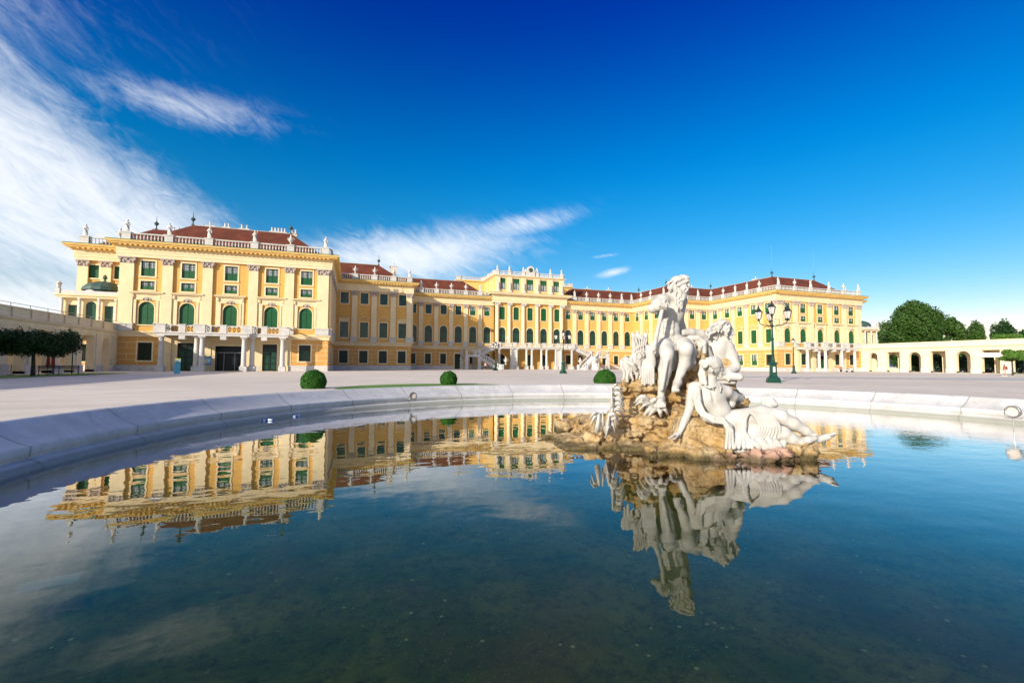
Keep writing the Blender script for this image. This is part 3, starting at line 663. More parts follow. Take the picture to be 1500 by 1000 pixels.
for i in range(6):
    x = min(max(bw*i, .7), LR-.7); c = MB().use('cream'); c.box(-.65, .65, -.35, 0, 20.7, 24.9); c.box(-.72, .72, -.42, 0, 20.7, 21.3); c.box(-.72, .72, -.42, 0, 24.5, 24.9); o = c.build('pilaster', None, palace, MR @ T3(x))
    t = MB().use('white_stone'); t.lathe([(.25,0),(.3,.25),(.2,.3),(.28,.8),(.22,1.35),(.28,1.6),(.12,1.75),(.17,1.9),(.15,2.05),(.03,2.15)], 8, (0, -.6, 21.3)); t.box(-.3, .3, -.9, -.42, 20.75, 21.3); t.build('herm', None, o)
b = MB().use('cream'); apth = [(-XR, Y2+10.1), (-XR, Y2-.9), (XR, Y2-.9), (XR, Y2+10.1)]
b.sweep([(0,24.9),(.2,24.9),(.25,25.1),(.55,25.2),(.6,25.4),(0,25.45)], apth); b.build('cornice', None, palace, PI_)
balustrade((-XR, Y2-.9), (XR, Y2-.9), [.6, bw, 2*bw, LR-2*bw, LR-bw, LR-.6], 25.42, .36, 1.15, .05, ps=.45)
balustrade((-XR, Y2+10.1), (-XR, Y2-.9), [.6, 5.5, 10.4], 25.42, .36, 1.15, .05); balustrade((XR, Y2-.9), (XR, Y2+10.1), [.6, 5.5, 10.4], 25.42, .36, 1.15, .05)
# lower garden-side blocks behind the attic
for s in (-1, 1):
    b = MB().use('cornice_yellow'); xa, xb = sorted((s*XR, s*(XR+8.2))); b.box(xa, xb, Y2+10, Y2+16, 19, 25.3); b.box(xa-.3, xb+.3, Y2+9.7, Y2+16.3, 25.1, 25.42); b.build('rear_block', None, palace, PI_)
    balustrade((xa, Y2+10), (xb, Y2+10), [.6, 7.6], 25.42, .36, 1.0, .05)
    b = MB().use('cream'); M = FM(s*XR, Y2+10.1 if s > 0 else Y2-.9, 'right' if s > 0 else 'left'); 
M = FM(-XR, Y2+10.1, 'left')
for x in (3.0, 6.2, 9.0): put_window(M, x, ('glass', 1.2, 21.5, 24.4, 0, .18), True)
# clock and globe ornaments over the attic
ck = MB().use('white_stone'); ck.box(-1.25, 1.25, -.5, .3, 25.4, 26.75)
ck.add([(math.cos(t)*1.0, y, 27.3+math.sin(t)*1.0) for y in (-.55, .2) for t in [math.pi*i/12 for i in range(13)]], [tuple(range(12, -1, -1))]+[(i, i+1, 14+i, 13+i) for i in range(12)]); ck.box(-1.0, 1.0, -.55, .2, 26.6, 27.3)
for sx in (-1, 1): ck.lathe([(.05,-.4),(.35,-.2),(.4,.1),(.05,.5)], 8, (sx*1.35, -.1, 26.95))
o = ck.build('clock_gable', None, palace, MR @ T3(LR/2))
c = MB().use('copper'); N = 24; c.face([(math.cos(2*math.pi*i/N)*.62, -.60, 27.2+math.sin(2*math.pi*i/N)*.62) for i in range(N)][::-1]); cf = c.build('clock_face', None, o)
c = MB().use('gold'); c.box(-.03, .03, -.64, -.62, 27.2, 27.68); c.box(-.3, .03, -.64, -.62, 27.17, 27.23)
for i in range(12): a = 2*math.pi*i/12; c.box(math.cos(a)*.52-.035, math.cos(a)*.52+.035, -.64, -.61, 27.2+math.sin(a)*.52-.035, 27.2+math.sin(a)*.52+.035)
c.build('clock_hand', None, o)
c = MB().use('gold'); c.lathe([(.3,25.4),(.35,26.6),(.1,26.8),(.45,27.1),(.62,27.6),(.45,28.1),(.08,28.4),(.05,28.8)], 14, (0, 3.5, 0)); c.build('gilded_globe', None, palace, MR @ T3(LR*.32, 3))
# --- right-hand half
def sided(i): return (SGg if i in (1, 2, 3) else SG, (SUg, STg))
pavilion(1)
MRs = bayfacade(X1, Y1, 'left', Y1-Y0, 5, sided, 1, pw=1.1)
bayfacade(X3, Y2, 'left', Y2-Y1, 3, lambda i: (SG, (SUg, STg)), 1, rest=True, pw=1.0, skip=(0,))
bayfacade(X3, Y1, 'front', X1-X3, 4, lambda i: (SG, (SUg, STg)), 1, rest=True, pw=1.15, skip=(4,))
bayfacade(XR, Y2, 'front', X3-XR, 6, lambda i: (MG, (MU, ('glass', 1.9, 6.85, 11.2, .95, .20))), 1, skip=(0, 6), rest=True)
bayfacade(-X1, Y0, 'right', Y1-Y0, 5, lambda i: (SG, (SU, ST)), 1, rest=True, pw=1.1)
bayfacade(-X3, Y1, 'right', Y2-Y1, 3, lambda i: (SG, (SU, ST)), 1, rest=True, pw=1.0, skip=(3,))
for s in (-1, 1):                 # outer side blocks set back beside the pavilions
    ox = -86.0 if s < 0 else WX
    bayfacade(ox, 87.8, 'front', 7.3, 2, lambda i: (SG, (('shutter', 1.7, 14.3, 16.3), ('shutter', 1.7, 7, 10))), 1, rest=True, pw=1.3, skip=(2,) if s < 0 else (0,))
    for yy, xx, dd in ((87.8, s*WX, 'right' if s > 0 else 'left'),):
        M = FM(xx, Y0 if s > 0 else 87.8, dd); b = MB().use('wall_yellow'); b.face([(0,0,0),(5.13,0,0),(5.13,0,17),(0,0,17)]); b.build('wall', None, palace, M)
    M = FM(s*86.0, 87.8 if s > 0 else 140, 'right' if s > 0 else 'left'); b = MB().use('wall_yellow'); b.face([(0,0,0),(52.2,0,0),(52.2,0,17),(0,0,17)]); b.build('wall', None, palace, M)
REST.v and tag(REST.build('window', None, palace), kind='stuff')
# --- roof balustrades with statues and urns
def blob_statue(seed):
    r_ = random.Random(seed); b = MB().use('white_stone'); t = r_.uniform(-.15, .15)
    b.lathe([(.36,0),(.36,.12),(.30,.15),(.33,.5),(.27,.9),(.24,1.15),(.31,1.45),(.26,1.62),(.11,1.68),(.10,1.74)], 9, (0,0,0), sx=1, sy=.75)
    b.lathe([(.03,0),(.13,.06),(.16,.17),(.13,.28),(.03,.33)], 8, (t*.4, 0, 1.72))
    b.tube([(-.26,0,1.50), (-.33, -.1, 1.2), (-.14, -.25, 1.0 if seed % 2 else 1.3)], [.09,.08,.06], 6)
    if seed == 3: b.tube([(.26,0,1.50), (.38, -.05, 1.72), (.36, -.1, 2.05)], [.08,.07,.05], 6)
    else: b.tube([(.26,0,1.50), (.34, -.05, 1.22), (.28, -.12, .9)], [.10,.09,.06], 6)
    b.tube([(-.2,-.2,1.3), (.1,-.3,.8), (.3,-.2,.2)], [.06,.09,.10], 6)
    return b.mesh('roof_statue')
URN = MB().use('white_stone'); URN.lathe([(.28,0),(.28,.12),(.12,.2),(.10,.42),(.20,.5),(.42,.82),(.46,1.0),(.30,1.12),(.34,1.2),(.20,1.3),(.22,1.45),(.10,1.62),(.16,1.75),(.02,1.95)], 12)
for sx in (-1, 1): URN.tube([(sx*.42,0,.9), (sx*.62,0,1.05), (sx*.55,0,1.3), (sx*.3,0,1.2)], .05, 6)
URN = URN.mesh('urn'); STA = [blob_statue(i) for i in range(4)]
def place_top(M, x, i, z=19.45+1.24):
    k = i % 2 if i >= 0 else 1
    me = URN if i % 2 else STA[(i//2) % 4]
    link(me, 'urn' if i % 2 else 'roof_statue', palace, PI_ @ M @ T3(x, 0, z-M.translation.z) @ Matrix.Diagonal((.90, .90, .93, 1)))
def run(p, q, posts, kinds, **kw):
    o, M = balustrade(p, q, posts, **kw)
    for x, k in zip(posts, kinds):
        if k is not None: place_top(M, x, k)
fp = [.75]+[WX-X1+0-0 and (WX-X1)/2+x for x in PP[1:-1]]+[WX-X1-.75]
for s in (-1, 1):
    a, c = (-WX, -X1) if s < 0 else (X1, WX)
    fk = [0, 2, 4, 6, 1, 4] if s < 0 else [2, 1, 6, 4, 1, 0]
    run((a, Y0), (c, Y0), fp, fk)
    if s > 0: run((X1, Y1), (X1, Y0), [.9, 5.4, 9.6, 13.4, 17.2], [1, 1, 2, 4, 1])
    else: run((-X1, Y0), (-X1, Y1), [5.4, 9.6, 13.4, 17.2], [None]*4)
    a, c = (-X1, -X3) if s < 0 else (X3, X1); bw_ = (X1-X3)/4
    run((a, Y1), (c, Y1), [bw_, 2*bw_, 3*bw_, 4*bw_-.6] if s < 0 else [.6, bw_, 2*bw_, 3*bw_], [1, 1, 1, 6] if s < 0 else [4, 1, 1, 2])
    if s > 0: run((X3, Y2), (X3, Y1), [4.5, 9.0], [1, 1])
    else: run((-X3, Y1), (-X3, Y2), [4.5, 9.0], [None, None])
    a, c = (-X3, -XR) if s < 0 else (XR, X3); bw_ = (X3-XR)/6
    run((a, Y2), (c, Y2), [bw_*i for i in range(1, 6)]+([23.2-.3] if s > 0 else []), [2, 1, 1, 1, 6] if s < 0 else [4, 1, 1, 1, 6, 2])
    a, c = (-86.0, -WX) if s < 0 else (WX, 86.0)
    run((a, 87.8), (c, 87.8), [.8, 5.2] if s < 0 else [2.1, 6.5], [0, 1])
for x, k in ((.6, 0), (bw, 1), (2*bw, 0), (LR-2*bw, 2), (LR-bw, 4), (LR-.6, 6)):
    link(STA[(k//2) % 4], 'roof_statue', palace, MR @ T3(x, 0, 26.6) @ Matrix.Diagonal((.72,)*3+(1,)))
# --- chimneys and finials on the ridges
def chimney(x, y, w, n, h=1.2, z=24.0):
    b = MB().use('chimney'); b.box(-w/2, w/2, -.45, .45, -1.2, h*.55); b.box(-w/2-.1, w/2+.1, -.55, .55, h*.55, h*.68); c = b.build('chimney', None, palace, PI_ @ T3(x, y, z))
    k = MB().use('white_stone')
    for i in range(n): k.lathe([(.16,h*.68),(.13,h*1.2),(.18,h*1.25),(.18,h*1.3)], 8, (-w/2+w*(i+.5)/n, 0, 0))
    k.build('chimney_pot', None, c)
def finial(x, y, z=24.4, m='copper'):
    b = MB().use(m); b.lathe([(.30,0),(.34,.15),(.10,.3),(.14,.9),(.42,1.15),(.46,1.4),(.20,1.6),(.07,1.9),(.03,2.9)], 10); b.build('finial', None, palace, PI_ @ T3(x, y, z) @ Matrix.Diagonal((.8, .8, .8, 1)))
yr = Y0+7
for x, w, n in ((-69.5, 1.6, 1), (-67.0, 1.1, 2), (-64.3, 1.6, 2), (-55.9-.5, 1.2, 2), (-58.9, 2.6, 5)): chimney(x, yr+1.2, w, n)
for x, y in ((-71.7, yr), (-56.72, yr), (-40.5, Y1+7), (-78.6, 94.8), (56.72, yr), (71.7, yr), (40.5, Y1+7), (40.5, Y2+7), (56.72, Y1+7)): finial(x, y)
for x, y, w, n in ((-76, 97, 2.2, 3), (22.5, Y2+8, 1.6, 1), (30, Y2+8, 1.4, 1), (50, Y1+8, 1.8, 2), (57.7, Y0+13, 1.6, 1), (-37, Y1+9, 1.6, 1)): chimney(x, y, w, n, 1.2)
for x, y in ((56.72, yr), (71.7, yr)):
    b = MB().use('metal_grey'); b.tube([(0,0,0), (0,0,5.5)], .035, 5); b.build('lightning_rod', None, palace, PI_ @ T3(x, y, 27.2))
# --- domed aviary-like pavilions on the terraces beside the wings
for s in (-1, 1):
    r0 = link(None, 'terrace_pavilion', palace, PI_ @ T3(s*82.3, 83.6, 6.9)) ; hw = 3.6
    b = MB().use('cream'); wall_mesh(b, -hw, hw, 0, 3.7, [(-2.15, 1.1, 0, 2.7, 0), (0, 1.3, 0, 3.3, .65), (2.15, 1.1, 0, 2.7, 0)], .3); 
    for yy in (0, 6): b.face([(-hw,yy,0),(-hw,yy,3.7),(hw,yy,3.7),(hw,yy,0)]) if yy else None
    for xx in (-hw, hw): b.face([(xx,0,0),(xx,6,0),(xx,6,3.7),(xx,0,3.7)])
    b.box(-hw-.25, hw+.25, -.65, 6.2, 3.7, 4.0); b.box(-hw-.45, hw+.45, -.85, 6.4, 4.0, 4.2); b.build('pavilion_wall', None, r0)
    b = MB().use('white_stone')
    for x in (-3.2, -1.15, 1.15, 3.2): b.lathe([(.24,0),(.2,.2),(.17,3.3),(.26,3.5),(.28,3.7)], 10, (x, -.38, 0))
    b.build('pavilion_column', None, r0)
    b = MB().use('dark_green'); b.box(-2.7, -1.6, .25, .3, 0, 2.7); b.box(1.6, 2.7, .25, .3, 0, 2.7); fillpoly(b, 1.3, 0, 3.3, .65, .25); b.build('pavilion_shutter', None, r0)
    b = MB().use('white_stone'); b.box(-hw-.2, hw+.2, -.6, -.45, 4.2, 4.75); b.box(-hw-.35, -hw+.2, -.7, -.2, 4.2, 4.95); b.box(hw-.2, hw+.35, -.7, -.2, 4.2, 4.95)
    for x in (-hw, hw): b.lathe([(.12,0),(.3,.3),(.22,.5),(.4,.75),(.05,1.1)], 8, (x, -.45, 4.95))
    b.lathe([(.05,0),(.55,.05),(.6,.15),(.4,.3),(.05,.4)], 12, (0, -.5, 4.6), sy=.12); b.build('pavilion_parapet', None, r0)
    b = MB().use('copper'); b.lathe([(2.4,4.2),(2.35,5.0),(2.65,5.1),(2.5,5.6),(2.0,6.1),(1.1,6.5),(.2,6.65),(.1,6.9),(.28,7.1),(.28,7.35),(.05,7.7)], 14, (.6, 2.2, 0)); b.build('pavilion_dome', None, r0)
# --- perron: double stair in front of the central block
MS = PI_ @ T3(0, Y2-.9, 0)
b = MB().use('white_stone'); b.box(-10.9, 10.9, -5.4, -.2, 5.35, 5.72); b.box(-11.05, 11.05, -5.55, -.2, 5.72, 5.84)
for x in (-10.5, -6.3, -2.1, 2.1, 6.3, 10.5):
    b.box(x-.45, x+.45, -5.5, -5.0, 5.84, 6.85); b.box(x-.52, x+.52, -5.56, -4.94, 6.85, 6.97)
b.box(-10.5, 10.5, -5.4, -5.14, 6.70, 6.85)
for x in [-8.4, -4.2, 0, 4.2, 8.4]: b.box(x-.35, x+.35, -5.42, -5.1, 5.84, 6.75)
perron = b.build('perron', None, palace, MS)
b = MB().use('metal_grey')
for i in range(96):
    x = -10.4+20.8*i/95
    b.tube([(x, -5.27, 5.84), (x+.06, -5.27, 6.2), (x, -5.27, 6.72)], .028, 4)
b.build('railing', None, perron)
for x in (-10.3, -6.3, -2.1, 2.1, 6.3, 10.3):
    for dx in (-.75, .75) if abs(x) < 10 else (0,):
        c = MB().use('white_stone'); c.box(-.42, .42, -.42, .42, 0, .9); c.lathe([(.36,.9),(.3,1.05),(.27,4.9),(.36,5.1)], 12); c.box(-.4, .4, -.4, .4, 5.1, 5.36); c.build('perron_column', None, palace, MS @ T3(x+dx, -4.9))
for x in (-6.3, 6.3):
    c = MB().use('white_stone'); c.box(-.55, .55, -.4, .4, 0, 5.35); c.build('perron_pier', None, palace, MS @ T3(x, -4.6))
def flight(a, z0, c, z1, w, n):
    """solid stair flight with sloping parapets from a up to c"""
    a, c = Vector(a), Vector(c); d = (c-a); L = d.length; d /= L; nr = Vector((d.y, -d.x)); b = MB().use('white_stone')
    M = Matrix(((d.x, -nr.x, 0, a.x), (d.y, -nr.y, 0, a.y), (0, 0, 1, 0), (0, 0, 0, 1)))
    for i in range(n): b.box(L*i/n, L*(i+1)/n, -w/2, w/2, max(0, z0+(z1-z0)*i/n-.5), z0+(z1-z0)*(i+1)/n)
    for yy in (-w/2, w/2):
        y0, y1 = yy-.16, yy+.16
        for lo, hi in ((-.45, .12), (.92, 1.1)):
            b.add([(0,y0,max(0,z0+lo)),(L,y0,z1+lo),(L,y0,z1+hi),(0,y0,z0+hi),(0,y1,max(0,z0+lo)),(L,y1,z1+lo),(L,y1,z1+hi),(0,y1,z0+hi)], [(0,1,2,3),(7,6,5,4),(3,2,6,7),(0,4,5,1),(0,3,7,4),(1,5,6,2)])
        for i in range(int(L/.45)):
            x = (i+.5)*L/int(L/.45); z = z0+(z1-z0)*x/L; b.box(x-.06, x+.06, yy-.06, yy+.06, z+.1, z+.95)
        b.box(-.35, .35, yy-.35, yy+.35, max(0, z0-.3), z0+1.25); b.box(L-.3, L+.3, yy-.3, yy+.3, z1-.4, z1+1.2)
    b.xform(M); o = b.build('stair_flight', None, perron)
    return o
for s in (-1, 1):
    flight((s*16.2, -3.6), 3.6, (s*11.0, -3.6), 5.8, 2.6, 12); flight((s*11.2, -9.6), 0, (s*16.6, -6.6), 3.6, 2.6, 20)
    b = MB().use('white_stone'); b.box(s*18-1.9, s*18+1.9, -8.2, -2.2, 3.1, 3.6)
    for xx in (-1.6, 1.6):
        for yy in (-7.8, -2.6): b.box(s*18+xx-.4, s*18+xx+.4, yy-.4, yy+.4, 0, 3.1); b.box(s*18+xx-.3, s*18+xx+.3, yy-.3, yy+.3, 3.6, 4.85)
    b.box(s*18-1.9, s*18+1.9, -8.2, -7.95, 4.5, 4.7); b.box(s*18+s*1.6-.15, s*18+s*1.6+.15, -8.2, -2.4, 4.5, 4.7)
    b.build('landing', None, perron)
    u = link(URN, 'urn', perron, T3(s*10.2, -9.9, 1.25))
# --- arcades running forward from both wings
def arcade(s):
    root = empty('arcade', (s*WX, 40, 0)); x_in = 0; D = 3.4 if s > 0 else 4.6       # local +y runs away from the courtyard
    tag(root, ('shaded cream arcade with a railed terrace on top, left of the courtyard' if s < 0 else 'sunlit cream arcade with tall arches, right of the courtyard behind the small tree'), 'arcade')
    # frame: x to the right as seen from the courtyard
    if s > 0: M = Matrix.Rotation(-math.pi/2, 4, 'Z'); M = T3(0, 42.6, 0) @ M
    else: M = Matrix.Rotation(math.pi/2, 4, 'Z'); M = T3(0, -57.0, 0) @ M
    # along coordinate u: right side starts at the pavilion; left side ends there
    L = 99.6; N = 22; bw = 4.53
    cen = [(2.75+bw*i) if s > 0 else L-(2.75+bw*i) for i in range(N-1)]
    ops = []; back = []; lint = MB().use('arcade_cream')
    for i, x in enumerate(cen):
        if i % 2 == 0: ops.append((x, 2.5 if i else 2.0, .02, 4.75, 1.25 if i else 1.0))
        else: ops.append((x, 2.9, .02, 4.85, 0))
        (s < 0 or i) and back.append(((x-2.27, 2.5, .9 if i == 1 else .02, 4.4, 1.2) if i else (x-6, .5, 1, 3, 0)) if s > 0 else ((x+.9, 1.5, .02, 3.0, 0) if i < 2 else (x+.6, 2.5, .02, 4.5, 1.2)))
    front = MB().use('arcade_cream'); wall_mesh(front, 0, L, 0, 5.5, ops, .9); front.build('arcade_wall', None, root, M)
    b = MB().use('arcade_cream'); wall_mesh(b, 0, L, 0, 5.5, back, .6); Mb = M @ T3(0, D, 0); b.build('back_wall', None, root, Mb)
    b = MB().use('arcade_cream'); b.face([(0,.9,5.3),(L,.9,5.3),(L,D,5.3),(0,D,5.3)]); b.box(0, L, 0, .9, 5.5, 5.52); b.box(0, L, -.02, D+.6, 5.5, 5.62)
    for i in range(N):
        x = (.5+bw*i) if s > 0 else L-(.5+bw*i); b.box(x-.42, x+.42, .91, D-.01, 4.4, 5.3)
    b.build('vault', None, root, M)
    for i in range(N):
        p = MB().use('arcade_cream')
        x = (.5+bw*i) if s > 0 else L-(.5+bw*i); p.box(x-.55, x+.55, -.14, 0, .95, 4.9); p.box(x-.62, x+.62, -.2, 0, 4.9, 5.1); p.box(x-.62, x+.62, -.2, 0, 3.5, 3.62)
        p.build('pier', None, root, M)
    pl = MB().use('white_stone')
    e = sorted([(o[0]-o[1]/2, o[0]+o[1]/2) for o in ops]); xs = 0
    for a, c in e: pl.box(xs, a-.02, -.2, 0, -.2, .95); pl.box(xs, a, -.08, .92, -.2, .3); xs = c
    pl.box(xs, L, -.2, 0, -.2, .95); pl.build('plinth', None, root, M)
    c = MB().use('arcade_cream'); c.sweep([(.0,4.7),(.06,4.7),(.06,4.86),(0,4.86)], [(0,0),(.01,0)]); prof = [(0,5.1),(.12,5.1),(.12,5.5),(.2,5.55),(.42,5.7),(.46,5.85),(.2,5.95),(.12,5.95),(.12,6.8),(.2,6.85),(.2,6.98),(-.3,6.98),(-.3,5.6)]
    c.sweep(prof, [(0, 0), (L, 0)]); c.build('parapet', None, root, M)
    r_ = MB().use('metal_grey')
    if s < 0:
        r_.tube([(0, -.05, 7.32), (L, -.05, 7.32)], .03, 5)
        for i in range(int(L/3)): r_.tube([(L-1.2-3*i, -.05, 6.95), (L-1.2-3*i, -.05, 7.34)], .035, 5)
        for i in range(int(L/3)): r_.box(L-1.2-3*i-.05, L-1.2-3*i+.05, -.23, -.19, 5.95, 6.9)
    if r_.v: r_.build('railing', None, root, M)
    fl = MB().use('arcade_cream'); fl.box(0, L, 0, D+.6, 5.62, 5.7); fl.build('terrace_floor', None, root, M)
    return root, M, cen
arcL = arcade(-1); arcR = arcade(1)
if True:                          # white banner across one arch of the right-hand arcade
    root, M, cen = arcR; b = MB().use('white_paint'); b.box(-1.75, 1.75, -.34, -.22, 3.35, 4.25)
    o = b.build('banner', None); o.matrix_world = T3(WX, 40, 0) @ M @ T3(cen[5]); tag(o, 'long white banner hung across an arch of the right-hand arcade', 'banner')
# ------------------------------------------------------------------ fountain sculpture: solids blended on a grid, then skinned
_CAM3 = np.array([_rc[:], _f[:], _uc[:]]); _ORG = np.array([CX, 0, CH])
DZ = [0.0]
def L3(px, py, d):
    d = d+DZ[0]; return np.array([(px-750)/FPX*d, d, -(py-500)/FPX*d])
K_ = 1.8                        # the group is larger than life: figures are worked small and enlarged
class Sculpt:
    def __init__(s, lo, hi, h):   # lo, hi: corners in metres, axes right / away / up
        s.lo = np.array(lo, float); s.h = h; s.n = np.ceil((np.array(hi)-s.lo)/h).astype(int)+1
        s.F = np.full(s.n, 1.0, np.float32)
    @classmethod
    def px(cls, x0, x1, y0, y1, d0, d1, h):
        a = [L3(x, y, d) for x in (x0, x1) for y in (y0, y1) for d in (d0, d1)]
        return cls(np.min(a, 0), np.max(a, 0), h)
    def region(s, lo, hi):
        i0 = np.clip(np.floor((lo-s.lo)/s.h).astype(int), 0, s.n-1); i1 = np.clip(np.ceil((hi-s.lo)/s.h).astype(int)+1, 1, s.n)
        if np.any(i1 <= i0): return None
        g = [s.lo[k]+s.h*np.arange(i0[k], i1[k], dtype=np.float32) for k in range(3)]
        return tuple(slice(i0[k], i1[k]) for k in range(3)), (g[0][:, None, None], g[1][None, :, None], g[2][None, None, :])
    def blend(s, sl, d, k, op):
        A = s.F[sl]
        if op == 'add': h = np.maximum(k-np.abs(A-d), 0)/k; s.F[sl] = np.minimum(A, d)-h*h*k*.25
        else: h = np.maximum(k-np.abs(A+d), 0)/k; s.F[sl] = np.maximum(A, -d)+h*h*k*.25
    def cone(s, a, b, ra, rb, k=.02, op='add'):
        a, b = np.asarray(a), np.asarray(b); m = max(ra, rb)+k+2*s.h; r = s.region(np.minimum(a, b)-m, np.maximum(a, b)+m)
        if not r: return
        sl, (X, Y, Z) = r; ba = b-a; L2 = max(1e-9, ba @ ba)
        px_, py_, pz_ = X-a[0], Y-a[1], Z-a[2]; t = np.clip((px_*ba[0]+py_*ba[1]+pz_*ba[2])/L2, 0, 1)
        d = np.sqrt((px_-t*ba[0])**2+(py_-t*ba[1])**2+(pz_-t*ba[2])**2)-(ra+(rb-ra)*t); s.blend(sl, d, k, op)
    def ell(s, c, r3, k=.02, ax=None, op='add'):
        c = np.asarray(c); r3 = np.asarray(r3); m = r3.max()+k+2*s.h; r = s.region(c-m, c+m)
        if not r: return
        sl, (X, Y, Z) = r; p = [X-c[0], Y-c[1], Z-c[2]]
        if ax is not None: p = [p[0]*ax[i][0]+p[1]*ax[i][1]+p[2]*ax[i][2] for i in range(3)]
        q = sum((p[i]/r3[i])**2 for i in range(3)); k0 = np.sqrt(q); k1 = np.sqrt(sum((p[i]/r3[i]**2)**2 for i in range(3)))
        s.blend(sl, k0*(k0-1)/np.maximum(k1, 1e-6), k, op)
    def box(s, c, r3, k=.02, ax=None, rnd=.02):
        c = np.asarray(c); r3 = np.asarray(r3); m = np.linalg.norm(r3)+k+2*s.h; r = s.region(c-m, c+m)
        if not r: return
        sl, (X, Y, Z) = r; p = [X-c[0], Y-c[1], Z-c[2]]
        if ax is not None: p = [p[0]*ax[i][0]+p[1]*ax[i][1]+p[2]*ax[i][2] for i in range(3)]
        q = [np.abs(p[i])-(r3[i]-rnd) for i in range(3)]
        d = np.sqrt(sum(np.maximum(x, 0)**2 for x in q))+np.minimum(np.maximum(np.maximum(q[0], q[1]), q[2]), 0)-rnd; s.blend(sl, d, k, 'add')
    # the same in picture measure: points (px, py, depth), radii in px
    def C(s, *pts, k=.02, op='add'):
        for a, b in zip(pts[:-1], pts[1:]): s.cone(L3(*a[:3]), L3(*b[:3]), a[3]*(a[2]+DZ[0])/FPX, b[3]*(b[2]+DZ[0])/FPX, k, op)
    def E(s, p, rx, rd, rz, k=.02, rot=0.0, yaw=0.0, op='add'):
        c, t = math.cos(R(rot)), math.sin(R(rot)); a = np.array([[c, 0, t], [0, 1, 0], [-t, 0, c]])
        c, t = math.cos(R(yaw)), math.sin(R(yaw)); a = a @ np.array([[c, t, 0], [-t, c, 0], [0, 0, 1]])
        q = (p[2]+DZ[0])/FPX; s.ell(L3(*p), (rx*q, rd*q, rz*q), k, a, op)
    def displace(s, f): s.F += f(*np.meshgrid(*[s.lo[k]+s.h*np.arange(s.n[k], dtype=np.float32) for k in range(3)], indexing='ij')).astype(np.float32)
    def mesh(s, name, m, base):
        F = s.F; F[0]=F[-1]=1; F[:,0]=F[:,-1]=1; F[:,:,0]=F[:,:,-1]=1
        ins = F < 0; nx, ny, nz = F.shape
        cnt = np.zeros((nx-1, ny-1, nz-1), np.int8)
        for i in (0,1):
            for j in (0,1):
                for k in (0,1): cnt += ins[i:nx-1+i, j:ny-1+j, k:nz-1+k]
        act = (cnt > 0) & (cnt < 8); ids = -np.ones(act.shape, np.int64); I, J, K = np.nonzero(act); ids[I, J, K] = np.arange(len(I))
        acc = np.zeros((len(I), 3)); num = np.zeros(len(I)); cs = [(i,j,k) for i in (0,1) for j in (0,1) for k in (0,1)]
        for a in cs:
            for ax in range(3):
                if a[ax]: continue
                b = list(a); b[ax] = 1
                fa = F[I+a[0], J+a[1], K+a[2]]; fb = F[I+b[0], J+b[1], K+b[2]]; c = (fa < 0) != (fb < 0)
                t = np.where(c, fa/np.where(c, fa-fb, 1), 0); p = np.array(a, float)[None, :].repeat(len(I), 0); p[:, ax] += t
                acc[c] += p[c]; num[c] += 1
        P = (np.stack([I, J, K], 1)+acc/num[:, None])*s.h+s.lo
        V = P if base is None else (P*K_) @ _CAM3+_ORG-np.array(base)
        Q = []
        for ax in range(3):
            o1, o2 = [(1,2),(2,0),(0,1)][ax]
            sl0 = [slice(None)]*3; sl1 = [slice(None)]*3; sl0[ax] = slice(0, -1); sl1[ax] = slice(1, None)
            a, b = ins[tuple(sl0)], ins[tuple(sl1)]; ch = np.stack(np.nonzero(a != b), 1)
            ch = ch[(ch[:, o1] > 0) & (ch[:, o2] > 0) & (ch[:, o1] < F.shape[o1]-1) & (ch[:, o2] < F.shape[o2]-1)]
            e1 = np.zeros(3, int); e1[o1] = 1; e2 = np.zeros(3, int); e2[o2] = 1
            q = np.stack([ids[tuple((ch-e1-e2).T)], ids[tuple((ch-e2).T)], ids[tuple(ch.T)], ids[tuple((ch-e1).T)]], 1)
            fl = a[tuple(ch.T)]; q[~fl] = q[~fl][:, ::-1]; Q.append(q)
        Q = np.concatenate(Q); Q = Q[(Q >= 0).all(1)]
        me = bpy.data.meshes.new(name); me.vertices.add(len(V)); me.vertices.foreach_set('co', V.astype(np.float32).ravel())
        me.loops.add(len(Q)*4); me.loops.foreach_set('vertex_index', Q.astype(np.int32).ravel()); me.polygons.add(len(Q))
        me.polygons.foreach_set('loop_start', np.arange(0, len(Q)*4, 4, dtype=np.int32)); me.polygons.foreach_set('use_smooth', np.ones(len(Q), bool))
        me.materials.append(MATS[m]); me.update(calc_edges=True); me.validate(); return me
_rng = np.random.default_rng(5); _LAT = _rng.random((32, 32, 32), dtype=np.float32)
def vnoise(X, Y, Z, sc, seed=0):
    out = 0; P = [X*sc+seed*7.3+50, Y*sc+seed*3.1+50, Z*sc+seed*5.7+50]; I = [np.floor(p).astype(int) for p in P]; Fr = [p-i for p, i in zip(P, I)]; Fr = [f*f*(3-2*f) for f in Fr]
    for i in (0,1):
        for j in (0,1):
            for k in (0,1):
                w = (Fr[0] if i else 1-Fr[0])*(Fr[1] if j else 1-Fr[1])*(Fr[2] if k else 1-Fr[2]); out = out+w*_LAT[(I[0]+i) % 32, (I[1]+j) % 32, (I[2]+k) % 32]
    return out
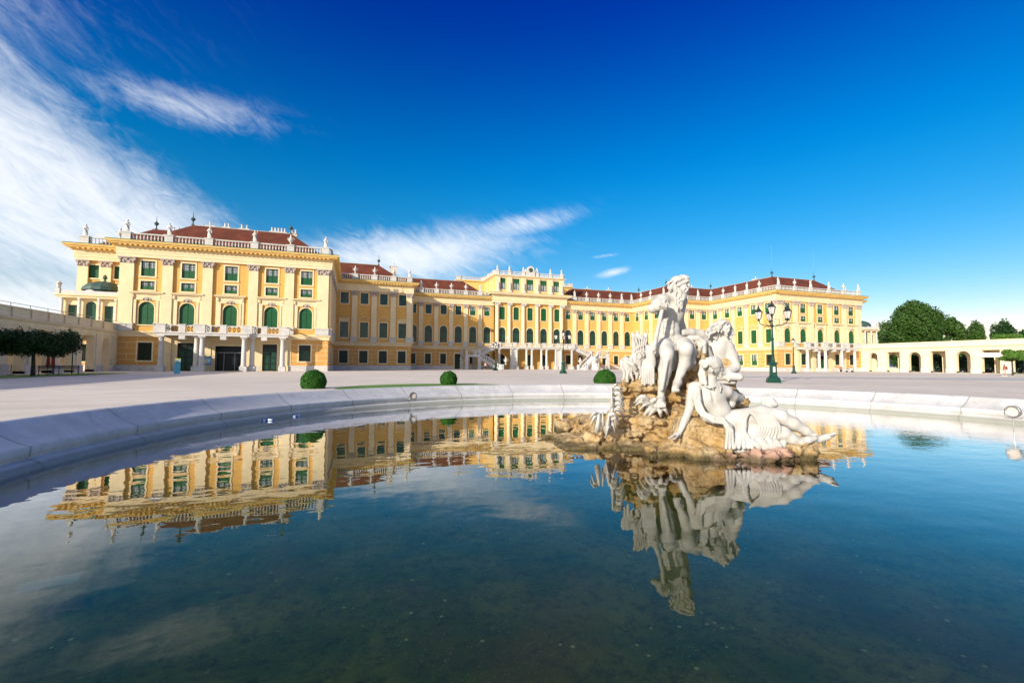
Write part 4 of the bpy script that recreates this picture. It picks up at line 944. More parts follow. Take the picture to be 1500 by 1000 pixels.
def stone_mats():
    for name, c1, c2, c3, wet in (('marble', (.46,.43,.385), (.575,.55,.505), (.30,.27,.23), 0), ('rock', (.42,.255,.085), (.57,.42,.23), (.13,.075,.035), 1), ('rock_red', (.46,.24,.17), (.60,.38,.28), (.15,.08,.05), 1)):
        m = bpy.data.materials.new(name); m.use_nodes = True; T = NT(m.node_tree); c = T.node('ShaderNodeTexCoord').outputs['Object']
        col = T.mix(T.mr(T.noise(c, 1.7 if not wet else 1.3, 8, .65, .5), .35, .65), c1, c2)
        if wet:
            col = T.mix(T.mr(T.noise(c, 2.0, 9, .75, .9), .50, .66), col, c3); col = T.mix(T.m('MULTIPLY', T.mr(T.noise(c, 6.0, 7, .7), .5, .7), .5), col, (.60, .50, .36))
            z = T.node('ShaderNodeSeparateXYZ', ins={0: c}).outputs[2]; col = T.mix(T.m('MULTIPLY', T.mr(T.m('ADD', z, T.m('MULTIPLY', T.noise(c, 3.5, 3), .16)), .30, .13), .85), col, (.07, .055, .02))
        else: col = T.mix(T.m('MULTIPLY', T.mr(T.noise(T.node('ShaderNodeMapping', ins={0: c, 'Scale': (3, 3, .8)}).outputs[0], 1.5, 8, .7, .8), .56, .74), .55), col, c3)
        b = T.node('ShaderNodeBsdfPrincipled', ins={'Base Color': col, 'Roughness': .72 if not wet else .8, 'Specular IOR Level': .3})
        bn = T.node('ShaderNodeBump', ins={'Strength': .35 if not wet else .9, 'Distance': .02 if not wet else .09, 'Height': T.noise(c, 15.0 if not wet else 9.0, 8, .7)}); T.l.new(bn.outputs[0], b.inputs['Normal'])
        T.l.new(b.outputs[0], T.node('ShaderNodeOutputMaterial').inputs[0]); MATS[name] = m
stone_mats()
BASE = at(1000, 646, 7.3*K_); BASE = Vector((BASE.x, BASE.y, WZ))
sculpture = empty('fountain_sculpture', BASE); tag(sculpture, 'white marble river-god group on an ochre rock island rising from the fountain basin', 'sculpture')
def part(s, name, m='marble', parent=None): return link(s.mesh(name, m, BASE), name, parent or sculpture)
rnd = random.Random(11)
def wavy(s, p0, p1, r0, r1, amp, n=6, k=.006, ph=0.0, bow=0.0):     # a lock of hair or a fold
    p0, p1 = np.array(p0, float), np.array(p1, float); pts = []
    t2 = np.array([-(p1-p0)[1], (p1-p0)[0]]); t2 = t2/max(1e-6, np.linalg.norm(t2))
    for i in range(n+1):
        t = i/n; q = p0+(p1-p0)*t; o = amp*math.sin(ph+t*7)+bow*math.sin(math.pi*t); pts.append((q[0]+t2[0]*o, q[1]+t2[1]*o, q[2], r0+(r1-r0)*t))
    s.C(*pts, k=k)
def finger(s, pts, r, k=.004): s.C(*[(x, y, d, r*(1-.12*i)) for i, (x, y, d) in enumerate(pts)], k=k)
DZ[0] = .5
# ---- bearded river god, seated, right hand on a long oar
s = Sculpt.px(940, 1026, 396, 604, 6.5, 7.75, .0098)
s.E((981, 500, 7.2), 19, 15, 13, .06); s.E((980, 483, 7.2), 15.5, 13, 16, .06); s.E((983, 458, 7.18), 19.5, 14.5, 19, .06, rot=-6)
s.E((973, 455, 7.10), 11.5, 7.0, 8.5, .05, rot=10); s.E((991, 454, 7.15), 9.5, 6.5, 8.5, .05)       # chest muscles
s.C((969, 441, 7.1, 9.5), (982, 438, 7.2, 9.5), (997, 441, 7.3, 9.5), k=.05); s.C((984, 438, 7.2, 9), (990, 426, 7.2, 7.5), k=.04)
for yy, w in ((470, 7), (478, 6.5), (487, 6)):                                                  # belly
    for xx in (975.5, 983.5): s.E((xx, yy, 7.06), w*.62, 4, 4.8, .035)
s.E((979.5, 493, 7.02), 1.3, 3, 1.6, .01, op='sub')
s.C((970, 441, 7.1, 9.2), (963, 446, 7.0, 8.3), (956.5, 452, 6.92, 6.8), k=.03); s.C((956.5, 452, 6.92, 6.6), (964, 449, 6.83, 6.4), (971, 443.5, 6.78, 4.8), k=.02)
s.E((972, 443, 6.77), 5.2, 4.5, 5, .02)
for i in range(4): finger(s, [(967.5+i*3.0, 441+i*.8, 6.74), (966.5+i*3.1, 447+i*.7, 6.66), (967.2+i*3.0, 452+i*.4, 6.70)], 1.9)
finger(s, [(976, 441, 6.76), (979, 446, 6.72), (977.5, 450.5, 6.70)], 2.0)
s.C((997, 441, 7.35, 9), (994, 466, 7.6, 7), (1001, 487, 7.62, 5.5), k=.03)
# legs
s.C((973, 502, 7.2, 12.5), (974, 509, 6.95, 12), (977, 517, 6.74, 10.2), k=.05); s.E((977, 519.5, 6.70), 8.6, 7.5, 8.5, .04)
s.C((977, 524, 6.74, 9.2), (974, 541, 6.8, 9.3), (971, 560, 6.80, 7), (968.5, 576, 6.80, 5.2), k=.03); s.E((974.5, 543, 6.86), 9, 9, 15, .04, rot=-8); s.C((976, 528, 6.66, 4), (969, 570, 6.70, 3), k=.03)
s.E((968, 584, 6.82), 6.5, 8, 6, .03); s.C((968, 585, 6.78, 6), (969, 591, 6.60, 5.5), k=.03)
for i in range(5): finger(s, [(964.2+i*2.5, 590, 6.60), (964+i*2.6, 593.5+.3*(2-i), 6.54), (964+i*2.6, 596, 6.52)], 1.9-.12*i)
s.C((993, 503, 7.2, 12.5), (1000, 506, 7.0, 12), (1005, 510, 6.84, 10.4), k=.05); s.E((1004.5, 512.5, 6.80), 8.8, 7.5, 8.5, .04)
s.C((1004.5, 517, 6.84, 9.3), (1002, 532, 6.9, 9.3), (997, 546, 6.9, 6.3), (993.5, 554, 6.9, 5.4), k=.03); s.E((1003.5, 532, 6.96), 8.5, 8, 13, .03, rot=-14)
s.E((992.5, 560, 6.92), 7, 7.5, 6, .025); s.C((992, 561, 6.88, 6.2), (989.5, 568, 6.78, 5.2), k=.03)
for i in range(5): finger(s, [(985.5+i*2.2, 568+.4*i, 6.78), (985.3+i*2.2, 572-.2*i, 6.73), (985.8+i*2.1, 574-.2*i, 6.74)], 1.8-.1*i)
# head
s.E((992, 416, 7.2), 11.2, 10, 12.2, .03, rot=16); s.E((999, 419, 7.17), 7.5, 7.5, 9, .02, rot=10)
s.E((1005.5, 412.5, 7.14), 3.4, 5, 2.0, .012, rot=20); s.C((1006.5, 413, 7.13, 1.3), (1010, 418.5, 7.12, 1.9), k=.01); s.E((1005, 416.5, 7.07), 2.0, 2.5, 1.5, .008, op='sub'); s.E((1004.5, 416.8, 7.10), 1.4, 1.6, 1.2, .006)
s.C((1007, 422.2, 7.10, 1.6), (1003, 423, 7.05, 1.6), k=.006); s.E((989.5, 419, 7.06), 2, 1.8, 3, .008)
for i in range(30):               # hair combed back and up
    a = rnd.uniform(-.25, 1.25); x0 = 1004-9*a+rnd.uniform(-2, 2); y0 = 404.5+5*abs(a-.45)+rnd.uniform(-1, 3); dd = 7.2+rnd.uniform(-.14, .12)
    wavy(s, (x0, y0, dd), (x0-12-rnd.uniform(0, 5), y0+8+rnd.uniform(0, 7), dd-.02), 1.9, 1.4, .8, 5, .010, rnd.uniform(0, 6), 1.2)
for i in range(18):
    t = i/17; s.E((981+27*t, 424-13*t+rnd.uniform(-.8, .8), 7.07+.03*t), 2.4, 2.2, 1.9, .006, rot=rnd.uniform(0, 90))
s.C((1008, 407, 7.12, 2.4), (1002, 405, 7.15, 3.0), k=.01)
s.C((1002, 424, 7.1, 6.5), (999, 434, 7.06, 6.5), (996, 445, 7.03, 4.6), (992, 456, 7.02, 1.6), k=.02); s.C((990, 424, 7.08, 4), (994, 434, 7.06, 4), k=.02)
for i in range(34):
    x0 = rnd.uniform(988, 1008); y0 = rnd.uniform(422, 428); e = rnd.uniform(0, 1); wavy(s, (x0, y0, 7.05+rnd.uniform(-.07, .06)), (993+(x0-994)*.45+rnd.uniform(-2, 2), 436+20*e, 6.98+rnd.uniform(-.03, .06)), 1.45, .7, 1.3, 7, .005, rnd.uniform(0, 6))
# loin cloth with folds
for a in ([(961,505,7.05,4.5),(970,508.5,6.9,4),(984,507.5,6.93,4),(994,502,6.95,4),(1003,499,7.05,4)], [(961,510,7.08,4),(968,513,6.95,4),(963,520,7.0,4)], [(1000,499,7.1,4),(1012,503,7.05,5),(1015.5,516,7.0,5.5),(1014,530,7.0,5),(1007,539,7.02,4.5)], [(1008,504,7.2,6),(1011,522,7.15,7),(1004,536,7.1,5)], [(963,510,7.15,7),(964,530,7.1,7),(966,536,7.1,6)], [(987,514,7.0,5),(989,528,7.05,6),(985,538,7.1,6)]): s.C(*a, k=.02)
for i in range(10): wavy(s, (962+i*4.6, 499.5-.5*i, 6.96+.012*i), (965+i*4.6, 513-1.4*abs(i-4.5), 6.84+.017*i), 1.8, 1.5, .9, 5, .010, i)
for i in range(4): s.C((963+i, 506+i*3.2, 6.90, 1.6), (978, 509+i*3.0-abs(i-1)*1.5, 6.76, 1.8), (991+i*.5, 504+i*2.6, 6.90, 1.6), k=.012)
for i in range(3): s.C((994, 503+i*2.6, 6.88, 1.6), (1005, 502+i*2.4, 6.80, 1.8), (1014, 504+i*3, 6.95, 1.6), k=.012)
for i in range(5): wavy(s, (1007+i*2, 503+i, 7.0), (1010+i*1.4, 536-i*2, 6.97), 1.4, 1.2, .8, 5, .008, i)
bearded = part(s, 'bearded_figure')
s = Sculpt.px(938, 984, 436, 572, 6.45, 7.1, .0115)
s.C((973, 440, 6.72, 2.7), (958, 508, 6.74, 3.3), k=.01); s.E((953, 522, 6.76), 6.5, 4.5, 18, .03, rot=14); s.E((949, 544, 6.78), 9.5, 4.5, 19, .03, rot=10); s.C((957.5, 506, 6.74, 4.6), (957, 511, 6.74, 4.6), k=.008)
for i in range(6): s.C((942+i*3.0, 540, 6.73, 1.8), (941+i*3.2, 562+1.5*math.sin(i*2), 6.73, 1.9), k=.006)
part(s, 'oar')
DZ[0] = .2
# ---- youth leaning on the rock behind
s = Sculpt.px(996, 1092, 456, 576, 7.2, 8.2, .0125)
s.E((1050, 517, 7.72), 18, 15, 21, .06, rot=-12); s.E((1056, 507, 7.70), 16, 13, 13, .05); s.E((1052, 540, 7.72), 19, 15, 20, .06); s.E((1064, 524, 7.70), 11, 11, 17, .05); s.C((1043, 503, 7.75, 9), (1065, 509, 7.68, 9.5), k=.05)
s.C((1066, 510, 7.66, 9.3), (1072, 522, 7.6, 8.4), (1077, 537, 7.52, 7.2), k=.03); s.C((1077, 539, 7.52, 7), (1066, 545, 7.42, 6.3), (1052, 546, 7.36, 4.8), k=.02)
s.E((1048, 546, 7.34), 5.5, 4, 4, .02)
for i in range(4): finger(s, [(1046, 543.5+i*2.2, 7.33), (1042, 544.5+i*2.2, 7.31), (1039, 546.5+i*2.0, 7.31)], 1.6)
s.C((1043, 501, 7.75, 8.8), (1026, 490, 7.68, 7.2), (1012, 487, 7.62, 6.4), (1000, 487.5, 7.56, 5.2), k=.03)
s.C((1060, 503, 7.68, 8), (1062, 493, 7.66, 7.5), k=.03); s.E((1058, 481, 7.68), 13, 12, 14, .03, rot=-20); s.E((1068, 487, 7.66), 6.5, 7, 9, .02, rot=-15)
s.C((1073, 484, 7.62, 1.4), (1075.5, 489.5, 7.6, 1.9), k=.01); s.E((1071, 486.5, 7.57), 1.8, 2.2, 1.5, .008, op='sub'); s.C((1073, 493.5, 7.59, 1.4), (1070, 495, 7.58, 1.5), k=.006); s.E((1069.5, 498.5, 7.62), 3, 3, 2.4, .01)
for i in range(80):
    a = rnd.uniform(0, 1); x0 = 1047+22*a+rnd.uniform(-1, 1); y0 = 467+11*(a-.45)**2*4+rnd.uniform(0, 10)*(.5+.5*(1-a)); dd = 7.64+rnd.uniform(-.15, .06)
    wavy(s, (x0, y0, dd), (x0-4-9*(1-a)+rnd.uniform(-2, 2), y0+9+rnd.uniform(0, 5), dd-.03), 1.9, 1.2, 1.3, 6, .008, rnd.uniform(0, 6), 1.2)
for i in range(22): wavy(s, (1050+rnd.uniform(-5, 6), 476+rnd.uniform(-3, 5), 7.56+rnd.uniform(0, .15)), (1038+rnd.uniform(-2, 12), 494+rnd.uniform(-3, 4), 7.58+rnd.uniform(0, .15)), 2.4, 1.2, 1.8, 6, .006, rnd.uniform(0, 6))
s.E((1046, 484, 7.66), 9, 8, 10, .03)
s.C((1043, 553, 7.42, 4.5), (1062, 552, 7.40, 5), (1070, 551, 7.36, 6), (1083, 552, 7.3, 5.8), k=.015); s.C((1066, 546, 7.38, 2), (1067, 557, 7.33, 2), k=.006); s.C((1047, 558, 7.45, 4), (1075, 560, 7.4, 3), k=.02)
s.C((1010, 495, 7.4, 4), (1022, 495, 7.35, 4.5), (1031, 502, 7.33, 4), (1032, 516, 7.35, 3), k=.015); s.C((1020, 497, 7.36, 3), (1026, 507, 7.33, 3.5), (1024, 516, 7.36, 2), k=.01); s.C((1032, 500, 7.4, 4), (1040, 520, 7.5, 4), k=.02)
part(s, 'youth_figure')
DZ[0] = 0.0
# ---- nymph reclining in front, seen from the back
s = Sculpt.px(972, 1234, 514, 668, 5.85, 7.15, .0098)
s.E((1041, 582, 6.45), 22, 12.5, 23, .06, rot=-14); s.C((1018, 567, 6.46, 8.5), (1040, 566, 6.48, 9.5), (1063, 573, 6.48, 9), k=.05); s.E((1054, 602, 6.45), 15, 12, 17, .06, rot=-35)
s.E((1079, 620, 6.45), 22, 15, 18, .06, rot=-28); s.E((1072, 622, 6.36), 12, 9, 13, .04)
s.C((1042, 570, 6.34, 1.6), (1046, 588, 6.33, 1.3), (1056, 604, 6.31, 1.1), k=.03, op='sub')                                    # spine
s.C((1016, 569, 6.44, 8), (1013, 584, 6.40, 7), (1010, 599, 6.36, 6), k=.03); s.C((1010, 599, 6.36, 5.8), (1004, 614, 6.32, 5.3), (997, 630, 6.28, 3.8), k=.02); s.E((992, 636, 6.26), 6.5, 4.5, 3.6, .02, rot=15)
for i in range(4): finger(s, [(988.5, 637.5-1+i*.9, 6.18+i*.05), (984, 639.5, 6.14+i*.055), (979.5+i*.5, 641.5, 6.12+i*.06)], 1.6)
finger(s, [(994, 637, 6.2), (990.5, 640.5, 6.12), (988, 642.5, 6.08)], 1.8)
s.C((1065, 574, 6.5, 8.2), (1073, 580, 6.58, 7.4), (1083, 583, 6.70, 6.2), k=.03); s.C((1083, 583, 6.7, 5.8), (1073, 592, 6.85, 5), (1062, 596, 6.9, 4), k=.02); s.E((1070, 590, 6.62), 7, 8, 8, .03)
s.C((1040, 564, 6.47, 8), (1043, 551, 6.46, 6.6), k=.035); s.E((1045, 535, 6.44), 12.8, 11.5, 14, .03, rot=-8); s.E((1052.5, 541, 6.46), 7, 8, 9.5, .02, rot=-10)
s.C((1058.5, 537, 6.44, 1.2), (1061, 542.3, 6.43, 1.7), k=.008); s.E((1056.5, 539, 6.36), 1.7, 2, 1.4, .006, op='sub'); s.C((1058.6, 546, 6.42, 1.3), (1056, 547.3, 6.39, 1.4), k=.005); s.E((1055.5, 550.5, 6.43), 3, 3.5, 2.4, .01); s.E((1043, 543, 6.30), 2, 1.6, 3, .006)
for i in range(70):
    a = rnd.uniform(-.2, 3.0); rr = rnd.uniform(6, 12.5); x0 = 1045+math.cos(a)*rr*.98; y0 = 535-math.sin(a)*rr; dd = 6.44-math.sqrt(max(.01, 1-(rr/13.5)**2))*.13
    wavy(s, (x0, y0, dd), (x0-7+rnd.uniform(-1, 1), y0+4+rnd.uniform(-2, 2), dd), 1.6, 1.0, 1.0, 4, .005, rnd.uniform(0, 6))
s.E((1029, 532, 6.40), 5.2, 5, 6, .01); s.C((1028.5, 538, 6.4, 3.6), (1027, 548, 6.38, 4.2), (1029, 560, 6.38, 4.5), k=.015); s.C((1031, 545, 6.36, 2.5), (1034, 562, 6.34, 2.2), k=.01)
for q in ([(1033,565,6.32,1.5),(1040,568,6.3,1.4),(1047,565,6.3,1.2)], [(1052,560,6.33,1.5),(1056,567,6.33,1.4),(1055,574,6.31,1.0)], [(1042,563,6.32,1.5),(1045,570,6.3,1.1)]): s.C(*q, k=.005)
# legs
s.C((1085, 615, 6.42, 16), (1115, 607, 6.38, 13.5), (1143, 609, 6.32, 10.5), k=.05); s.E((1144, 610, 6.30), 9, 8, 9, .02)
s.C((1146, 612, 6.32, 9.6), (1162, 620, 6.30, 9), (1180, 631, 6.28, 6.8), (1194, 640, 6.26, 4.9), k=.03); s.E((1161, 621, 6.33), 14, 8, 9, .03, rot=-28)
s.E((1199, 643, 6.26), 6, 6, 5.5, .02); s.C((1200, 643, 6.26, 5.3), (1212, 639.5, 6.24, 4.6), (1219, 637, 6.23, 3.6), k=.02)
for i in range(5): finger(s, [(1217, 636.5+.6*i, 6.18+.028*i), (1222.5-i*.6, 634.5+.6*i, 6.17+.03*i), (1226-i*.9, 633.5+.7*i, 6.165+.031*i)], 2.0-.15*i)
s.C((1090, 636, 6.38, 15), (1125, 634, 6.30, 12), (1147, 634, 6.22, 9.8), k=.05); s.C((1147, 634, 6.22, 9.4), (1160, 642, 6.2, 8.4), (1172, 647, 6.18, 6.2), k=.03); s.C((1172, 647, 6.18, 5.8), (1184, 644, 6.17, 5.2), (1193, 642, 6.17, 4), k=.02)
for i in range(12):
    a = 2*math.pi*i/12; s.E((1196+2.2*math.cos(a), 641+5.6*math.sin(a), 6.20), 1.3, 1.5, 1.3, .004)
# drapery
s.E((1105, 634, 6.40), 46, 17, 21, .05, rot=0); s.E((1090, 645, 6.33), 26, 14, 12, .04)
s.C((1066, 655, 6.26, 6), (1085, 658, 6.24, 6), (1105, 652, 6.22, 5.5), (1130, 654, 6.2, 6), (1146, 652, 6.2, 5), (1148, 644, 6.2, 4), k=.02)
for i in range(8):               # folds fanning from the hip
    t = i/7; x0 = 1096+5.4*i; y0 = 601+.8*i; x1 = 1092+7.6*i; y1 = 650-8*t
    n = 8; pts = []
    for j in range(n+1):
        u = j/n; bx = (1-u)*x0+u*x1+ (13*(1-t)+7)*math.sin(math.pi*u)*.95-5*t; by = y0+(y1-y0)*u; dp = 6.245-.075*math.sin(math.pi*min(1, .15+u*.70))-.015*u-.01*t; pts.append((bx, by, dp, 2.3-1.0*abs(u-.5)))
    s.C(*pts, k=.006)
for i in range(5): wavy(s, (1096-i*2.5, 606+i*4, 6.23-.012*i), (1076+i*6.5, 655, 6.12+.004*i), 2.0, 3.0, 1.0, 7, .012, i*1.7)
for i in range(6): wavy(s, (1102+7.5*i+3*math.sin(i*2.3), 645+2*math.sin(i*1.7), 6.15), (1112+6.5*i+3*math.sin(i*1.1), 656+1.5*math.sin(i*2), 6.13), 2.8, 3.0, .8, 5, .03, i)
s.C((1023, 570, 6.33, 3.2), (1023, 585, 6.30, 4), (1026, 602, 6.26, 4.6), (1034, 612, 6.22, 5), (1046, 616, 6.2, 5), (1059, 617, 6.2, 5), (1067, 624, 6.2, 5.5), (1070, 640, 6.2, 6.5), (1069, 654, 6.2, 6), k=.02)
s.C((1021, 568, 6.33, 2.4), (1018, 584, 6.30, 4), (1022, 600, 6.28, 3), k=.015)
for o in (-3.2, 0, 3.2): s.C((1024+o*.3, 588, 6.25, 1.8), (1030+o*.6, 606-o*.7, 6.18, 2), (1045, 614-o*1.1, 6.13, 2.1), (1060-o*.2, 616-o*1.1, 6.12, 2.1), (1069+o, 630, 6.11, 2.2), (1069+o*1.7, 656, 6.12, 2.3), k=.008)
for i in range(4): s.C((1077+i*1.5, 634+i, 6.20, 3), (1080+i*3, 650, 6.15, 3), k=.012)
nymph = part(s, 'reclining_figure')
# ---- small carved lion-like mask behind the hip
s = Sculpt.px(1108, 1156, 576, 612, 6.6, 7.2, .012)
s.E((1127, 590, 6.9), 10, 9, 8.5, .02); s.E((1134, 592, 6.86), 5, 5, 4, .015); s.C((1118, 584, 6.9, 3.5), (1119, 597, 6.85, 3.5), (1128, 598, 6.83, 3), k=.01); s.C((1122, 582, 6.88, 2.5), (1131, 583, 6.85, 2.5), k=.006); s.E((1130, 588, 6.78), 1.8, 2, 1.5, .006, op='sub'); s.C((1135, 598, 6.9, 5), (1148, 602, 6.9, 5), k=.02); s.C((1128, 600, 6.92, 8), (1130, 610, 6.92, 8), k=.02)
part(s, 'lion_mask')
DZ[0] = .40
# ---- dolphin with curling tail beside the god
s = Sculpt.px(902, 968, 478, 572, 6.8, 7.7, .012)
s.E((937, 506, 7.25), 12, 9, 17, .03, rot=10); s.C((938, 512, 7.22, 11), (935, 526, 7.15, 11), (925, 536, 7.1, 11), (918, 534, 7.08, 9), k=.03)
for q in ([(934,500,7.25,6),(928,492,7.25,3),(925.5,487,7.25,1.4)], [(938,498,7.25,6),(934,489,7.25,2.2),(933,484,7.25,1)], [(943,500,7.28,6),(946,491,7.28,3),(945,487,7.3,1.4)], [(946,508,7.2,6),(952,514,7.2,5),(952,528,7.15,4)]): s.C(*q, k=.012)
for i in range(22):
    a = i*.42; r_ = 7.2-.30*i; a2 = a+.42; r2 = r_-.30
    if r2 > .6: s.C((936+r_*math.cos(a), 521-r_*math.sin(a), 7.02, 1.9), (936+r2*math.cos(a2), 521-r2*math.sin(a2), 7.02, 1.8), k=.004)
s.E((918, 535, 7.05), 9, 8, 13, .02, rot=8)
for i in range(7): wavy(s, (911+i*4.5, 528+2*math.sin(i*1.3), 7.0), (914+i*4.0+2*math.sin(i*2.1), 556+3*math.sin(i), 6.98), 2.8, 1.6, 1.6, 6, .008, i*1.1)
for i in range(6): wavy(s, (929+i*3.6, 492+i, 7.08), (930+i*3.2, 515, 7.08), 1.3, 1.3, .8, 5, .006, i)
s.C((920, 530, 6.96, 3), (927, 534, 6.93, 3.4), (931, 541, 6.93, 2.5), k=.008); s.E((925, 545, 6.95), 2, 2.5, 4, .008, op='sub')
for i in range(5): wavy(s, (944+i*3, 520, 7.1), (941+i*3.4, 563, 7.05), 2.6, 2.2, 1.2, 6, .008, i)
part(s, 'dolphin')
# ---- reed and leaf tufts
def leafy(name, box, d, leaves):
    s = Sculpt.px(*box, d-.35, d+.35, .0105)
    for (x0, y0, x1, y1, bow, r0) in leaves:
        n = 7; pts = []
        for j in range(n+1):
            u = j/n; px_ = x0+(x1-x0)*u; py_ = y0+(y1-y0)*u-bow*math.sin(math.pi*u); pts.append((px_, py_, d-.10*math.sin(math.pi*u)-.05*u, r0*(1-.55*u)))
        s.C(*pts, k=.008); s.C(*[(p[0], p[1], p[2]-.03, p[3]*.45) for p in pts], k=.004)
    part(s, name)
DZ[0] = -.3
leafy('leaf_tuft', (888, 920, 560, 612), 7.35, [(897,602,896,566,-2,3.2),(900,570,911,576,5,3),(900,578,913,586,6,3.2),(900,586,914,594,6,3.2),(899,594,914,602,7,3.4),(898,603,912,608,6,3),(899,568,905,563,2,2.5),(902,572,912,570,3,2.4)])
leafy('leaf_tuft', (862, 914, 596, 646), 7.15, [(875,630,878,606,-1,4.2),(877,608,865,612,5,2.6),(876,612,866,622,6,2.8),(889,632,892,606,-2,4),(893,610,905,614,6,3.2),(894,618,906,622,7,3.2),(894,628,888,640,8,3.4),(896,622,901,632,5,3),(884,628,883,604,1,2.6),(895,606,899,598,1,2.6)])
DZ[0] = .46
leafy('leaf_tuft', (924, 990, 570, 618), 6.75, [(952,592,932,588,9,5),(950,596,931,594,6,3),(954,594,936,602,5,2.8),(958,598,944,608,3,5),(962,598,950,610,2,4.5),(966,598,968,610,1,4.2),(970,596,978,606,2,4),(960,594,975,590,5,4),(954,590,964,586,3,4),(946,588,936,592,5,3)])
# ---- rock island
def axr(a, b, c): return np.array(Matrix.Rotation(a, 3, 'Z') @ Matrix.Rotation(b, 3, 'X') @ Matrix.Rotation(c, 3, 'Y'))
def rocks(name, box, h, items, m, n_extra, seed, rough=.05, big=1.0):
    s = Sculpt.px(*box, h); r_ = random.Random(seed)
    for (x, y, d, rx, rd, rz, rot) in items:
        q = d/FPX; s.box(L3(x, y, d), (rx*q, rd, rz*q), .03, axr(r_.uniform(-.3, .3), r_.uniform(-.12, .12), R(rot)), min(rx*q, rd, rz*q)*.35)
    for _ in range(n_extra):
        x, y, d, rx, rd, rz, rot = r_.choice(items); x += rx*r_.uniform(-.95, .95); y += rz*r_.uniform(-.9, .6); d -= rd*r_.uniform(.45, 1.0); a = r_.uniform(10, 26)*.0105*big
        s.box(L3(x, y, d), (a*r_.uniform(.9, 1.9), a*r_.uniform(.6, 1.1), a*r_.uniform(.4, .85)), .007, axr(r_.uniform(-1, 1), r_.uniform(-.4, .4), r_.uniform(-.5, .5)), a*.10)
    s.displace(lambda X, Y, Z: (vnoise(X, Y, Z*1.6, 3.2, 1)-.5)*.13*rough/.05+np.clip(.05-np.abs(vnoise(X*1.0+Z*.3, Y, Z*2.2, 4.0, 4)-.5), 0, 1)*1.3*rough/.05-np.clip(.06-np.abs(vnoise(X, Y, Z*1.4, 11, 6)-.5), 0, 1)*-.35+(vnoise(X, Y, Z*1.3, 11, 2)-.5)*rough*.9+(vnoise(X, Y, Z, 30, 3)-.5)*rough*.45)
    return part(s, name, m)
DZ[0] = .42
rocks('rock', (855, 1100, 500, 720, 6.2, 8.6), .021, [(975,610,7.6,60,.55,50,0),(988,560,7.7,42,.40,48,4),(1030,575,7.75,38,.4,55,0),(985,522,7.6,30,.32,16,0),(938,578,7.35,26,.30,28,0),(1020,630,6.95,50,.35,32,-8),(1070,640,6.9,40,.35,32,0),(1075,600,7.1,16,.3,26,0),(940,628,7.1,52,.45,22,0),(1025,530,7.8,20,.25,22,0),(1000,690,7.3,95,.9,50,0),(905,650,7.3,55,.6,20,3)], 'rock', 80, 3, .05, .72)
DZ[0] = .05
rocks('rock', (775, 1000, 600, 720, 6.4, 9.0), .021, [(880,653,7.5,75,.75,10,2),(826,642,8.2,36,.4,5,-2),(862,624,8.3,36,.5,8,6),(900,668,6.95,52,.30,12,5),(955,664,6.85,55,.30,16,3),(900,640,7.4,30,.4,14,0),(880,690,7.6,90,.9,25,0),(855,646,7.3,36,.35,8,4)], 'rock', 40, 8, .028, .5)
DZ[0] = 0.0
rocks('rock', (965, 1190, 600, 760, 5.7, 7.2), .019, [(1020,640,6.55,34,.26,27,-12),(1048,662,6.5,30,.26,22,0),(1090,690,6.5,85,.40,26,0),(1160,668,6.45,14,.22,18,10),(985,668,6.6,40,.3,13,6)], 'rock', 26, 5, .035, .75)
rocks('rock', (1040, 1182, 646, 740, 5.8, 7.0), .017, [(1110,674,6.25,52,.22,12,0),(1080,676,6.2,24,.2,12,4),(1148,676,6.25,18,.2,13,-4),(1110,712,6.35,50,.25,22,0)], 'rock_red', 40, 9, .035, .38)
